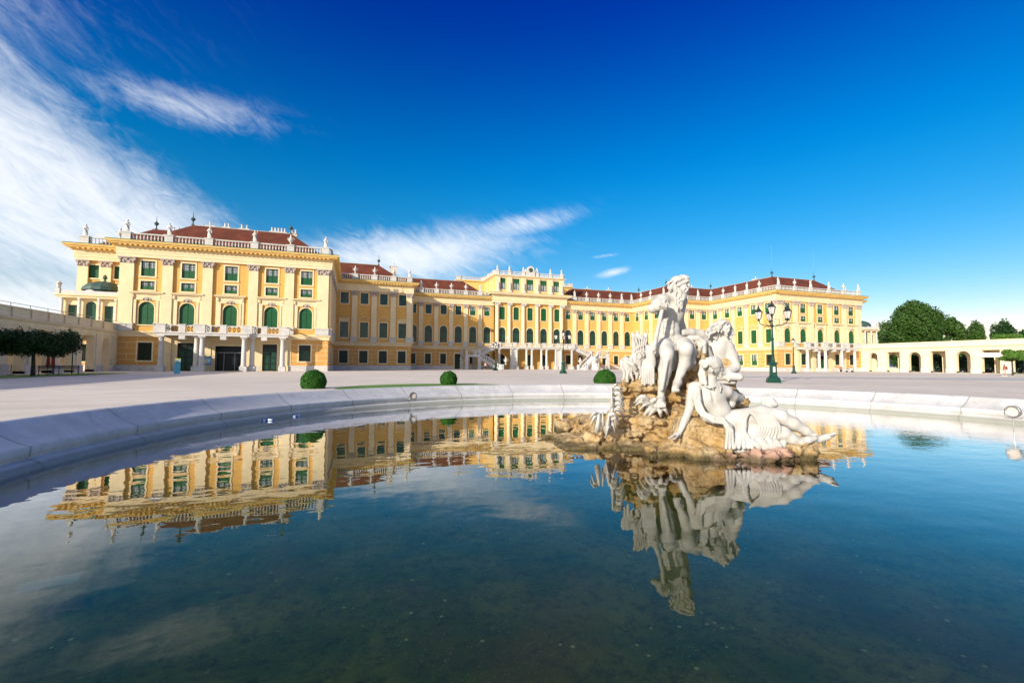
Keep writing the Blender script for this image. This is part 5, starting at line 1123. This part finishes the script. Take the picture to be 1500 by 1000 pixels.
# ------------------------------------------------------------------ lamps
def lamp_lantern(s=1.0):
    g = MB().use('lamp_glass'); n = 6
    g.lathe([(.15*s,0),(.27*s,.52*s)], n)
    f = MB().use('lamp_iron'); f.lathe([(.05*s,-.16*s),(.10*s,-.10*s),(.06*s,-.05*s),(.17*s,-.01*s),(.155*s,.01*s)], n); f.lathe([(.29*s,.51*s),(.31*s,.55*s),(.22*s,.62*s),(.12*s,.78*s),(.06*s,.82*s),(.07*s,.88*s),(.02*s,1.02*s)], n)
    for k in range(n):
        a = 2*math.pi*k/n; f.tube([(.155*s*math.cos(a), .155*s*math.sin(a), 0), (.277*s*math.cos(a), .277*s*math.sin(a), .53*s)], .014*s, 4)
    return g.mesh('lantern_glass'), f.mesh('lantern')
LG, LF = lamp_lantern(1.05)
def street_lamp(p, h, arms, label, rz=0.0, group='tall green street lamps on the courtyard', s=1.0):
    t = empty('street_lamp', p, rz, label=label, cat='street lamp', group=group)
    b = MB().use('lamp_green'); b.box(-.42*s, .42*s, -.42*s, .42*s, 0, .14*s); b.lathe([(.5*s,.14*s),(.52*s,.22*s),(.44*s,.40*s),(.32*s,.46*s),(.32*s,.52*s),(.27*s,.58*s),(.26*s,1.45*s),(.36*s,1.50*s),(.36*s,1.56*s),(.2*s,1.62*s)], 8, a0=math.pi/8); b.build('lamp_base', None, t)
    b = MB().use('lamp_green'); z = h-1.95
    b.lathe([(.17*s,1.6*s),(.13*s,1.9*s),(.115*s,2.1*s),(.14*s,2.15*s),(.10*s,2.2*s),(.085,h*.52),(.12,h*.525),(.12,h*.54),(.075,h*.55),(.06,z-.15),(.11,z-.1),(.11,z+.05),(.05,z+.15),(.045,h-1.1)], 10); b.build('pole', None, t)
    L0 = link(LF, 'lantern', t, T3(0, 0, h-1.02)); link(LG, 'lantern_glass', L0)
    for k in range(arms):
        a = 2*math.pi*k/arms+.35; c, q = math.cos(a), math.sin(a); b = MB().use('lamp_iron'); R_ = 1.15
        b.tube([(c*r, q*r, zz) for r, zz in ((.05, z-.05), (.4, z+.0), (.8, z+.04), (1.05, z+.16), (R_, z+.42))], .035, 6)
        b.tube([(c*(.45+.22*math.cos(u)), q*(.45+.22*math.cos(u)), z-.22+.2*math.sin(u)) for u in [5.2*i/12 for i in range(13)]], .018, 5)
        b.tube([(c*(.3+.26*math.cos(u)), q*(.3+.26*math.cos(u)), z+.28+.24*math.sin(u)) for u in [-1.5+4.6*i/12 for i in range(13)]], .018, 5)
        b.build('lamp_arm', None, t); L0 = link(LF, 'lantern', t, T3(c*R_, q*R_, z+.50)); link(LG, 'lantern_glass', L0)
    return t
g0 = atz(1133, 560.5, 0); t = street_lamp(g0, 6.45, 3, 'nearest green street lamp with four lanterns, right of the marble sculpture', 2.6)
b = MB().use('white_paint'); b.box(-.07, .09, -.285, -.265, .85, 1.25); b.build('notice', None, t, Matrix.Rotation(-YAW-2.9, 4, 'Z'))
street_lamp(atz(825, 547, 0), 6.5, 3, 'green street lamp in front of the right-hand stair of the palace', 0.7)
street_lamp(atz(726, 542.4, 0), 6.2, 2, 'green street lamp in front of the left-hand stair, beside the walking person', .4)
street_lamp(atz(1163, 546.8, 0), 6.3, 0, 'slim single-lantern street lamp before the right wing portico', 0, s=.8)
# ------------------------------------------------------------------ planting
def leaves(name, m, parent, blobs, n, size, seed, M=None, flat=.35, shell=.55, lump=.16):
    r_ = np.random.default_rng(seed); B = np.array(blobs, float); vol = (B[:, 3]*B[:, 4]*B[:, 5])**.7; idx = r_.choice(len(B), n, p=vol/vol.sum())
    d = r_.normal(size=(n, 3)); d /= np.linalg.norm(d, axis=1)[:, None]; rad = shell+(1-shell)*r_.random(n)**.6
    rad *= 1+lump*np.sin(d[:, 0]*7+idx)*np.cos(d[:, 2]*6+idx*2)
    P = B[idx, :3]+d*B[idx, 3:6]*rad[:, None]
    nr = d+r_.normal(size=(n, 3))*.6; nr /= np.linalg.norm(nr, axis=1)[:, None]; a = np.cross(nr, r_.normal(size=(n, 3))); a /= np.linalg.norm(a, axis=1)[:, None]; c = np.cross(nr, a)
    sz = size*(.6+.8*r_.random(n))[:, None]; V = np.stack([P-a*sz, P-c*sz*.5, P+a*sz, P+c*sz*.5], 1).reshape(-1, 3)
    me = bpy.data.meshes.new(name); me.vertices.add(len(V)); me.vertices.foreach_set('co', V.astype(np.float32).ravel()); me.loops.add(n*4); me.loops.foreach_set('vertex_index', np.arange(n*4, dtype=np.int32))
    me.polygons.add(n); me.polygons.foreach_set('loop_start', np.arange(0, n*4, 4, dtype=np.int32)); me.materials.append(MATS[m]); me.update(calc_edges=True)
    return link(me, name, parent, M)
def topiary(p, r, zc, label, seed, sz=1.0):
    t = empty('topiary_ball', p, label=label, cat='shrub', group='clipped box balls beyond the basin rim')
    leaves('foliage', 'leaf_box', t, [(0,0,zc,r*sz,r*sz,r)], 12000, .036, seed, shell=.88, lump=.05)
    b = MB().use('leaf_dark'); b.lathe([(r*.85*sz*math.sin(math.pi*i/10)+.002, zc-r*.85*math.cos(math.pi*i/10)) for i in range(11)], 16); b.build('inner_twigs', None, t)
    b = MB().use('bark'); b.lathe([(.05,-.02),(.04,r)], 7); b.build('trunk', None, t)
def gp(px, py, d): v = at(px, py, d); return Vector((v.x, v.y, 0))
topiary(gp(459, 560, 24.4), .65, .34, 'biggest clipped box ball, left of the others, close behind the rim', 1)
topiary(gp(657, 556, 30.0), .56, .32, 'smallest clipped box ball on the lawn strip, middle of the three', 2)
topiary(gp(886, 557, 33.5), .79, .22, 'clipped box ball seen just left of the white sculpture', 3, 1.02)
def tree(name, p, blobs, n, size, m, trunk, label, seed, group=None, limbs=5, inner='leaf_dark', shell=.5):
    t = empty(name, p, label=label, cat='tree', group=group); r_ = random.Random(seed)
    leaves('crown', m, t, blobs, n, size, seed, shell=shell)
    b = MB().use('bark'); h, r0 = trunk; top = Vector((r_.uniform(-.1, .1), 0, h)); b.tube([(0,0,-.1), (0,0,h*.4), top], [r0*1.25, r0, r0*.8], 9)
    for i in range(limbs):
        q = blobs[i % len(blobs)]; e = Vector(q[:3])+Vector((r_.uniform(-.5, .5)*q[3], r_.uniform(-.5, .5)*q[4], r_.uniform(-.2, .4)*q[5])); mid = top.lerp(e, .5)+Vector((0,0,.1*h*r_.random()))
        b.tube([top-Vector((0,0,.1*h)), mid, e], [r0*.6, r0*.4, r0*.12], 6)
    b.build('trunk', None, t); return t
rr = random.Random(5)
def cloud_blobs(rx, ry, rz, zc, n, seed, s=.38, cone=0.0):
    q = random.Random(seed); out = []
    for _ in range(n):
        a = q.uniform(0, 6.283); u = q.uniform(-1, 1); k = math.sqrt(1-u*u)*q.uniform(.35, .8)*(1-cone*(u+1)/2)
        out.append((rx*k*math.cos(a), ry*k*math.sin(a), zc+rz*u*.72, rx*s*q.uniform(.7, 1.2), ry*s*q.uniform(.7, 1.2), rz*s*q.uniform(.7, 1.2)))
    return out
# clipped lime on the left, in the shade of the arcade
p = atz(48, 550.5, 0)
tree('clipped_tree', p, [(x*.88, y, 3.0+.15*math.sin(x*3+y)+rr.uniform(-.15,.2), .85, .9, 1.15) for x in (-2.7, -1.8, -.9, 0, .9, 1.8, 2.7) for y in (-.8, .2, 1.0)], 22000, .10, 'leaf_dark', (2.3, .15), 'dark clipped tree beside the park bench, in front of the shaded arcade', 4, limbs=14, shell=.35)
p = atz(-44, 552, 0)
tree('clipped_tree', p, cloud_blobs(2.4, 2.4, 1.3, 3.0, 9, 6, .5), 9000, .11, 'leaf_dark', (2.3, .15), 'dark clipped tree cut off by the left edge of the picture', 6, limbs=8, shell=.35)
# far right
p = Vector((77.0, 39.5, 0)); p = gp(1483, 540, 74); 
tree('clipped_tree', p, cloud_blobs(1.75, 1.6, .95, 3.2, 9, 7, .5), 6500, .12, 'leaf_bright', (2.6, .11), 'small bright green clipped tree before the right-hand arcade', 7, limbs=6, shell=.4)
def far_tree(px, d, w, h, z0, n, seed, label, m='leaf', name='broadleaf_tree', k=30, size=.42, cone=0.0):
    v = at(px, 500, d); p = Vector((v.x, v.y, 0))
    tree(name, p, cloud_blobs(w, w*.8, (h-z0)/2, (h+z0)/2, k, seed, .36, cone), n, size, m, (z0+1.5, .45), label, seed, 'trees beyond the arcade', 10, shell=.55)
far_tree(1336, 150, 10.8, 22.4, 0.0, 60000, 21, 'broad dense green tree towering behind the right-hand arcade', k=70, size=.36)
far_tree(1394, 152, 5.2, 18.2, -1.0, 13000, 22, 'smaller ragged tree at the right flank of the broad dense tree', k=26, size=.34)
far_tree(1431, 150, 5.2, 16.2, -3.0, 14000, 23, 'conical tree standing alone above the arcade parapet', k=34, cone=.6, size=.3)
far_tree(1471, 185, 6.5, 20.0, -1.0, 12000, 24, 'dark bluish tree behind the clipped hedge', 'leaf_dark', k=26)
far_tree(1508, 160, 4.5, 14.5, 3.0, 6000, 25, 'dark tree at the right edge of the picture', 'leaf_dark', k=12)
v = at(1464, 500, 135); h_ = empty('hedge', (v.x, v.y, 0), -.5, label='long square-cut bright green hedge above the right-hand arcade', cat='hedge')
r_ = np.random.default_rng(3)
leaves('foliage', 'leaf_bright', h_, [(x, 0, z, .9, 1.3, .9) for x in np.arange(-.9, 14, .8) for z in (4, 6, 8, 10.2) if z < 10 or x < 5.5], 15000, .2, 31, shell=.6, lump=.02)
b = MB().use('bark')
for x in (-4, -2, 0, 2, 4, 6, 8, 10): b.tube([(x,0,0), (x,0,6)], .12, 6)
b.build('trunk', None, h_)
# greenery seen through the arcades
for i, (s, y) in enumerate([(1, 76), (1, 70), (1, 64), (1, 58), (1, 52), (-1, 60), (-1, 50)]):
    p = Vector((s*(WX+9.5), y, 0)); t = empty('garden_shrub', p, label=['dense dark shrub seen through the first open arch beside the right wing', 'dense dark shrub seen through the second open arch of the right arcade', 'dense dark shrub seen through the third open arch of the right arcade', 'dark shrub seen through the arch left of the banner', 'dark shrub seen through the arch under the white banner', 'green shrub seen through the shaded arcade behind the tree trunk', 'green shrub glimpsed through the arch at the left edge'][i], cat='shrub', group='shrubs behind the arcades')
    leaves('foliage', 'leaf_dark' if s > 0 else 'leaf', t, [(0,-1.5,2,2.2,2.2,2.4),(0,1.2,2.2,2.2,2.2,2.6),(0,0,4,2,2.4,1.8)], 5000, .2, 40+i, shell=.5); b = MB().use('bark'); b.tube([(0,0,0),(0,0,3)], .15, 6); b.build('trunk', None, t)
# ------------------------------------------------------------------ small furniture
def face_cam(v): return -math.atan2(v.x-CX, v.y)
v = atz(86, 549.2, 0); t = empty('park_bench', v, face_cam(v), label='dark park bench with its back to the shaded arcade, right of the tree trunk', cat='bench')
b = MB().use('iron_black')
for z in (.62, .74, .86): b.box(-1.5, 1.5, .26, .30, z, z+.08)
b.build('backrest', None, t); b = MB().use('iron_black')
for y in (-.25, -.12, .01, .14): b.box(-1.5, 1.5, y, y+.09, .43, .47)
b.build('seat', None, t)
for x in (-1.4, -.0, 1.4):
    b = MB().use('iron_black'); b.box(x-.03, x+.03, -.26, -.20, 0, .44); b.box(x-.03, x+.03, .22, .28, 0, .94); b.box(x-.03, x+.03, -.26, .25, .38, .43); b.build('leg', None, t)
v = atz(16, 549.0, 0); t = empty('bar_table', v, label='pale standing table half hidden left of the tree trunk', cat='table')
b = MB().use('white_paint'); b.lathe([(.6,1.0),(.62,1.03),(.6,1.06)], 16); b.build('table_top', None, t); b = MB().use('metal_grey'); b.lathe([(.3,0),(.28,.04),(.05,.1),(.05,1.0)], 12); b.build('table_leg', None, t)
v = atz(91, 547.6, 0); v.x += 0; t = empty('wooden_frame', v, face_cam(v), label='dark square timber frame standing behind the bench', cat='frame')
b = MB().use('wood_dark')
for x in (-.65, .75): b.box(x-.05, x+.05, -.05, .05, 0, 2.6)
b.box(-.7, .8, -.05, .05, 2.5, 2.6); b.build('frame_timber', None, t)
for px, c_, nm in ((69.5, 'red_cloth', 'folded red parasol standing behind the bench, left one of two'), (77, 'red_cloth', 'folded red parasol standing behind the bench, right one of two')):
    v = atz(px, 548.4, 0); t = empty('parasol', v, label=nm, cat='parasol', group='folded red parasols by the bench'); b = MB().use(c_); b.lathe([(.13,.75),(.17,.9),(.13,1.5),(.10,1.9),(.03,2.15)], 10); b.build('canopy', None, t); b = MB().use('wood_dark'); b.lathe([(.22,0),(.2,.06),(.03,.08),(.025,2.2)], 10); b.build('pole', None, t)
v = atz(259.5, 547.3, 0); t = empty('info_pillar', v, face_cam(v), label='turquoise information pillar with a yellow top edge before the left wing', cat='sign')
b = MB().use('turquoise'); b.box(-.42, .42, -.14, .14, 0, 1.9); b.build('panel', None, t); b = MB().use('pale_green'); b.box(-.42, .42, -.14, .14, 1.901, 2.5); b.build('panel', None, t); b = MB().use('sign_yellow'); b.box(-.43, .43, -.15, .15, 2.501, 2.66); b.build('cap', None, t)
b = MB().use('sign_teal'); b.lathe([(.01,1.55),(.24,1.56),(.30,1.85),(.22,2.1),(.01,2.2)], 14, (0,-.142,0), sy=.02); b.build('emblem', None, t); t.scale = (.68,)*3
def poster(px, py, w, h, z, cols, label, legs=True):
    v = atz(px, py, 0); t = empty('poster_board', v, face_cam(v), label=label, cat='poster')
    b = MB().use(cols[0]); b.box(-w/2, w/2, -.03, .03, z, z+h); b.build('board', None, t)
    for i, (c, x0, x1, z0, z1) in enumerate(cols[1]): b = MB().use(c); b.box(x0*w-w/2, x1*w-w/2, -.045-.003*i, -.03, z+z0*h, z+z1*h); b.build('print', None, t)
    if legs:
        for x in (-w/2+.1, w/2-.1): b = MB().use('metal_grey'); b.box(x-.03, x+.03, -.03, .03, 0, z); b.build('leg', None, t)
poster(302, 543.6, 1.25, 1.35, .95, ('sign_blue', [('sky_blue', .08, .95, .12, .82), ('cream', .18, .55, .2, .62), ('white_paint', .6, .85, .4, .66), ('sign_yellow', .05, .7, .9, 1.0)]), 'blue poster stand with a yellow strip at a portico column')
poster(339.5, 543.0, 1.0, 1.6, .7, ('white_paint', [('wood_dark', .08, .45, .55, .92), ('red_cloth', .52, .92, .55, .92), ('sign_blue', .08, .45, .1, .45), ('capital_stone', .52, .92, .1, .45)]), 'white poster board with four pictures in the entrance doorway')
v = atz(294.3, 543.4, 0); t = empty('litter_bin', v, label='slim black litter bin beside the blue poster', cat='bin'); b = MB().use('iron_black'); b.lathe([(.16,0),(.18,.1),(.18,.95),(.14,1.1),(.05,1.15)], 12); b.build('bin_body', None, t)
v = atz(858.5, 541.8, 0); t = empty('bollard_sign', v, label='small white and dark notice post at the foot of the right stair', cat='sign'); b = MB().use('white_paint'); b.box(-.28, .1, -.06, .06, 0, 1.1); b.build('panel', None, t); b = MB().use('sign_blue'); b.box(.101, .28, -.05, .07, .1, 1.2); b.build('panel', None, t)
# basin floodlights
def flood(px, py, d, aim, label, r, hm='metal_grey'):
    v = at(px, py, d); t = empty('floodlight', v, face_cam(v)+aim, label=label, cat='floodlight', group='floodlights on the basin rim')
    Mx = Matrix.Rotation(R(90), 4, 'X'); b = MB().use(hm); b.lathe([(r*.45,-r*1.1),(r*.8,-r*.8),(r,-r*.2),(r,r*.3),(r*.82,r*.35),(r*.8,r*.1)], 20); b.xform(Mx); b.build('housing', None, t, smooth=True)
    b = MB().use('lamp_glass'); b.lathe([(r*.05,r*.11),(r*.5,r*.12),(r*.78,r*.10)], 20); b.xform(Mx); b.build('lens', None, t)
    b = MB().use('metal_grey'); b.tube([(0,0,-r), (0,0,WZ-.2-v.z)], r*.10, 7); b.tube([(-r*1.05,0,0), (-r*1.05,0,-r*1.1), (r*1.05,0,-r*1.1), (r*1.05,0,0)], r*.07, 6); b.build('stand', None, t)
flood(1484, 602.5, 15.75, -.35, 'chrome floodlight on a stem at the rim, right edge of the picture', .205)
flood(605, 579.5, 23.4, .3, 'dark floodlight on a thin stem at the far rim', .19, 'stone_dark')
v = at(601, 586.0, 23.9); b = MB().use('metal_grey'); b.lathe([(.02,0),(.09,.02),(.1,.1),(.05,.16)], 10); o = b.build('cable_box'); o.location = v; tag(o, 'small cable box under the far floodlight on the rim', 'cable box')
# floating litter
def bottle(px, py, rz, label):
    v = atz(px, py, WZ); v.z += .02; t = empty('plastic_bottle', v, rz, label=label, cat='bottle', group='plastic bottles floating by the rim'); t.scale = (1.4,)*3; M = Matrix.Rotation(R(84), 4, 'Y')
    b = MB().use('bottle_plastic'); b.lathe([(.03,-.13),(.038,-.12),(.036,0),(.038,.06),(.015,.13),(.014,.15)], 10); b.xform(M); b.build('bottle_body', None, t, smooth=True)
    b = MB().use('sign_blue'); b.lathe([(.017,.15),(.017,.175)], 10); b.xform(M); b.build('bottle_cap', None, t); b = MB().use('sign_blue'); b.lathe([(.0385,-.05),(.0385,.02)], 10); b.xform(M); b.build('bottle_label', None, t)
mat('bottle_plastic', (.55, .62, .80), .15, spec=.8)
BS = 1.4
bottle(373.5, 617, .3, 'floating clear bottle by the shaded rim, left one of the touching two'); bottle(392, 616, -.5, 'floating clear bottle by the shaded rim, right one of the touching two'); bottle(434.5, 610, .9, 'tiny floating bottle apart from the other two, near the far floodlight')
v = atz(224, 730, WZ+.004); b = MB().use('white_paint'); b.face([(-.12,-.01,0),(-.04,-.028,.006),(.11,0,0),(.13,.014,.004),(-.02,.02,.006)]); b.face([(-.12,-.01,-.002),(-.02,.02,.004),(.13,.014,.002),(.11,0,-.002),(-.04,-.028,.004)]); o = b.build('feather'); o.location = v; o.rotation_euler = (0,0,-.2); o.scale = (.85,)*3; tag(o, 'white feather floating on the reflected facade', 'feather')
b = MB().use('pale_blue'); b.box(-.27, .27, -.13, .13, -.01, .01); o = b.build('sunken_sheet'); q = atz(72, 854, WZ-.40); o.location = q; o.rotation_euler = (R(3), 0, -YAW+.62); tag(o, 'pale blue rectangular sheet lying under water at the lower left', 'plastic sheet')
v = atz(1170, 668, WZ); t = MB().use('sign_blue'); t.lathe([(.02,0),(.035,.01),(.035,.06),(.02,.07)], 10); o = t.build('blue_cup'); o.location = atz(1178, 668, WZ); o.scale = (1.5,)*3; tag(o, 'tiny blue cup stuck at the right end of the rock', 'cup')
# ------------------------------------------------------------------ pebbles on the basin floor
# ------------------------------------------------------------------ people and vehicle
def person(label, p, rz, top, bottom, hair, stride=.38, s_=1.0, long_legs=False):
    t = empty('person', p, rz, label=label, cat='person'); V = lambda x, y, z: np.array((x*s_, y*s_, z*s_))
    def S(): return Sculpt((-.45*s_, -.6*s_, -.04), (.45*s_, .6*s_, 1.85*s_), .014)
    def limbs(s, g, arms=True, legs=True, torso=True, shin=True, fore=True):
        f = stride
        if torso: s.cone(V(0,.0,.98), V(0,-.02,1.38), .125+g, .14+g, .06); s.cone(V(-.16,-.02,1.40), V(.16,-.02,1.40), .065+g, .065+g, .05); s.cone(V(0,.01,.93), V(0,0,1.05), .14+g, .125+g, .05)
        for sx in (-1, 1):
            if legs:
                kn = V(sx*.09, -sx*f*.42-.02, .50); s.cone(V(sx*.08,0,.90), kn, .085+g, .06+g, .03)
                if shin: s.cone(kn, V(sx*.08, -sx*f*.85+.04*(sx > 0), .09), .058+g, .036+g, .02); s.cone(V(sx*.08, -sx*f*.85+.04, .05), V(sx*.09, -sx*f*.85-.14, .035), .038+g, .028+g, .02)
            if arms:
                el = V(sx*.25, sx*f*.25+.02, 1.13); s.cone(V(sx*.19,-.01,1.39), el, .05+g, .04+g, .03)
                if fore:
                    wr = V(sx*.26, sx*f*.5-.12, .93); s.cone(el, wr, .037+g, .026+g, .02); s.ell(wr+V(0,-.02,-.05), V(.02,.035,.045), .01)
                    for i in range(4): s.cone(wr+V((i-1.5)*.002,-.045+.02*i,-.08), wr+V(-sx*.01,-.05+.02*i,-.13), .009, .008, .004)
                    s.cone(wr+V(-sx*.01,-.05,-.04), wr+V(-sx*.02,-.07,-.08), .010, .008, .006)
    s = S(); limbs(s, 0); s.cone(V(0,-.02,1.42), V(0,-.03,1.53), .055, .05, .03); s.ell(V(0,-.04,1.63), V(.078,.098,.115), .02); s.cone(V(0,-.135,1.62), V(0,-.15,1.605), .012, .016, .01)
    for sx in (-1, 1): s.ell(V(sx*.03,-.128,1.645), V(.014,.012,.009), .006, op='sub'); s.ell(V(sx*.079,-.03,1.625), V(.012,.022,.032), .006)
    s.cone(V(-.02,-.133,1.575), V(.02,-.133,1.575), .007, .007, .004); link(s.mesh('body', 'skin', None), 'body', t)
    s = S(); limbs(s, .014, legs=False, fore=False); link(s.mesh('shirt', top, None), 'shirt', t)
    s = S(); limbs(s, .016, arms=False, torso=False, shin=long_legs); s.cone(V(0,.0,.92), V(0,0,1.0), .155, .145, .05); link(s.mesh('shorts', bottom, None), 'trousers' if long_legs else 'shorts', t)
    s = S(); s.ell(V(0,-.02,1.665), V(.092,.108,.10), .02); s.cone(V(0,.04,1.62), V(0,.055,1.52), .06, .04, .03); s.ell(V(0,-.15,1.62), V(.07,.06,.10), .01, op='sub'); link(s.mesh('hair', hair, None), 'hair', t)
    s = S(); s.box(V(0,.19,1.22), V(.14,.09,.24), .02, None, .05); s.box(V(0,.27,1.15), V(.10,.04,.13), .02, None, .03); [s.cone(V(sx*.11,.12,1.42), V(sx*.11,-.14,1.36), .018, .018, .01) for sx in (-1, 1)]; link(s.mesh('backpack', 'cloth_black', None), 'backpack', t)
    for sx in (-1, 1):
        s = S(); y = -sx*stride*.85+.04; s.cone(V(sx*.08, y+.01, .05), V(sx*.09, y-.19, .04), .052, .042, .02); link(s.mesh('shoe', 'cloth_white', None), 'shoe', t)
v = atz(711, 542.6, 0); person('walking person in a pale pink top and dark shorts before the left stair', v, -math.pi/2+.2, 'cloth_pink', 'cloth_black', 'hair', .42, 1.0)
v = atz(1472, 551, 0); person('person in a red-brown top with a dark backpack beside the small bright tree', v, -math.pi/2-.8, 'cloth_red', 'skin_cloth', 'hair', .25, .98)
# café table, plant pot and scooter before the right wing
v = atz(1243.5, 545.0, 0); t = empty('motor_scooter', v, -.1, label='small white motor scooter parked against the right wing portico', cat='scooter')
b = MB().use('white_paint'); b.tube([(-.85,0,.42), (-.6,0,.55), (-.2,0,.5), (.05,0,.28), (.45,0,.28), (.62,0,.6), (.70,0,.95)], [.10,.17,.16,.09,.09,.13,.08], 10); b.tube([(.55,0,.62), (.78,0,.55), (.95,0,.42)], [.10,.11,.04], 8); b.build('scooter_body', None, t)
b = MB().use('cloth_black'); b.tube([(-.75,0,.72), (-.4,0,.76), (-.05,0,.72)], [.07,.12,.07], 8); b.build('seat', None, t)
b = MB().use('iron_black'); b.tube([(.70,-.32,1.05), (.68,0,1.0), (.70,.32,1.05)], .03, 6); b.tube([(.66,0,.9), (.82,0,.28)], .035, 6); b.build('handlebar', None, t)
b = MB().use('lamp_glass'); b.lathe([(.02,0),(.09,.03),(.09,.08)], 10); b.xform(T3(.74,0,.98) @ Matrix.Rotation(R(90), 4, 'Y')); b.build('headlight', None, t)
for x in (-.6, .82):
    b = MB().use('rubber'); b.lathe([(.17,-.05),(.27,-.05),(.29,0),(.27,.05),(.17,.05)], 18); b.xform(T3(x, 0, .285) @ Matrix.Rotation(R(90), 4, 'X')); w = b.build('wheel', None, t); b = MB().use('metal_grey'); b.lathe([(.02,-.055),(.165,-.04),(.165,.04),(.02,.055)], 12); b.xform(T3(x, 0, .285) @ Matrix.Rotation(R(90), 4, 'X')); b.build('rim', None, w)
v = atz(1250.5, 544.8, 0); t = empty('cafe_table', v, label='round pale café table at the last portico column of the right wing', cat='table')
b = MB().use('white_paint'); b.lathe([(.55,1.02),(.57,1.05),(.55,1.08)], 18); b.build('table_top', None, t); b = MB().use('wood_dark'); b.lathe([(.28,0),(.25,.05),(.05,.12),(.045,1.02)], 12); b.build('table_leg', None, t)
v = atz(1232, 544.6, 0); t = empty('potted_plant', v, label='dry brown plant in a pot beside the right wing entrance', cat='plant')
b = MB().use('wood_dark'); b.lathe([(.18,0),(.28,.5),(.30,.52),(.26,.53)], 12); b.build('pot', None, t); leaves('foliage', 'cloth_red', t, [(0,0,.85,.35,.35,.4)], 300, .06, 77)
# white lion-like stone carving at the foot of the right stair
v = atz(871, 541.5, 0); t = empty('stair_sculpture', v, face_cam(v), label='pale carved figure group on a tall plinth at the end of the right stair', cat='sculpture')
b = MB().use('white_stone'); b.box(-.7, .7, -.6, .6, 0, 1.5); b.box(-.8, .8, -.7, .7, 1.5, 1.65); b.build('plinth', None, t)
s = Sculpt((-1, -1, 0), (1, 1, 2.6), .03); s.cone((0,0,.1), (.05,0,1.0), .5, .32, .1); s.cone((.05,0,1.0), (0,0,1.6), .30, .2, .1); s.ell((0,-.05,1.85), (.17,.18,.21), .05); s.cone((.25,0,1.35), (.6,-.1,.9), .12, .09, .05); s.cone((-.25,0,1.4), (-.55,-.2,1.8), .11, .08, .05); s.cone((-.5,0,.1), (-.6,0,.7), .25, .15, .1)
link(s.mesh('figure', 'marble', None), 'figure', t, T3(0,0,1.6))
# small lamp standards on the perron
for x in (-8.4, -4.2): 
    t = empty('perron_lamp', (x, Y2-.9-5.3, 6.75), label='small white-globed lamp on the perron balustrade, %s of the two' % ('left' if x < -5 else 'right'), cat='lamp', group='globe lamps on the perron')
    b = MB().use('lamp_iron'); b.lathe([(.12,0),(.10,.08),(.03,.15),(.03,.9),(.09,1.0)], 8); b.build('lamp_stem', None, t); b = MB().use('white_paint'); b.lathe([(.02,1.0),(.17,1.08),(.23,1.25),(.17,1.42),(.02,1.5)], 12); b.build('lamp_globe', None, t)
# distant wooded hills
b = MB().use('hill'); N = 60; pts = []
for i in range(N+1):
    a = R(-60+150*i/N); r0 = 2600; h = 35+45*math.sin(i*.5)**2+30*math.sin(i*.23+1); pts.append((CX+r0*math.sin(a), r0*math.cos(a), h))
vs = [(x, y, -5) for x, y, h in pts]+[(x*1.08-CX*.08, y*1.08, h) for x, y, h in pts]+[(x*1.3, y*1.3, -5) for x, y, h in pts]; n = N+1
b.add(vs, [(i, i+1, n+i+1, n+i) for i in range(N)]+[(n+i, n+i+1, 2*n+i+1, 2*n+i) for i in range(N)]); tag(b.build('hills', None, smooth=True), kind='structure')
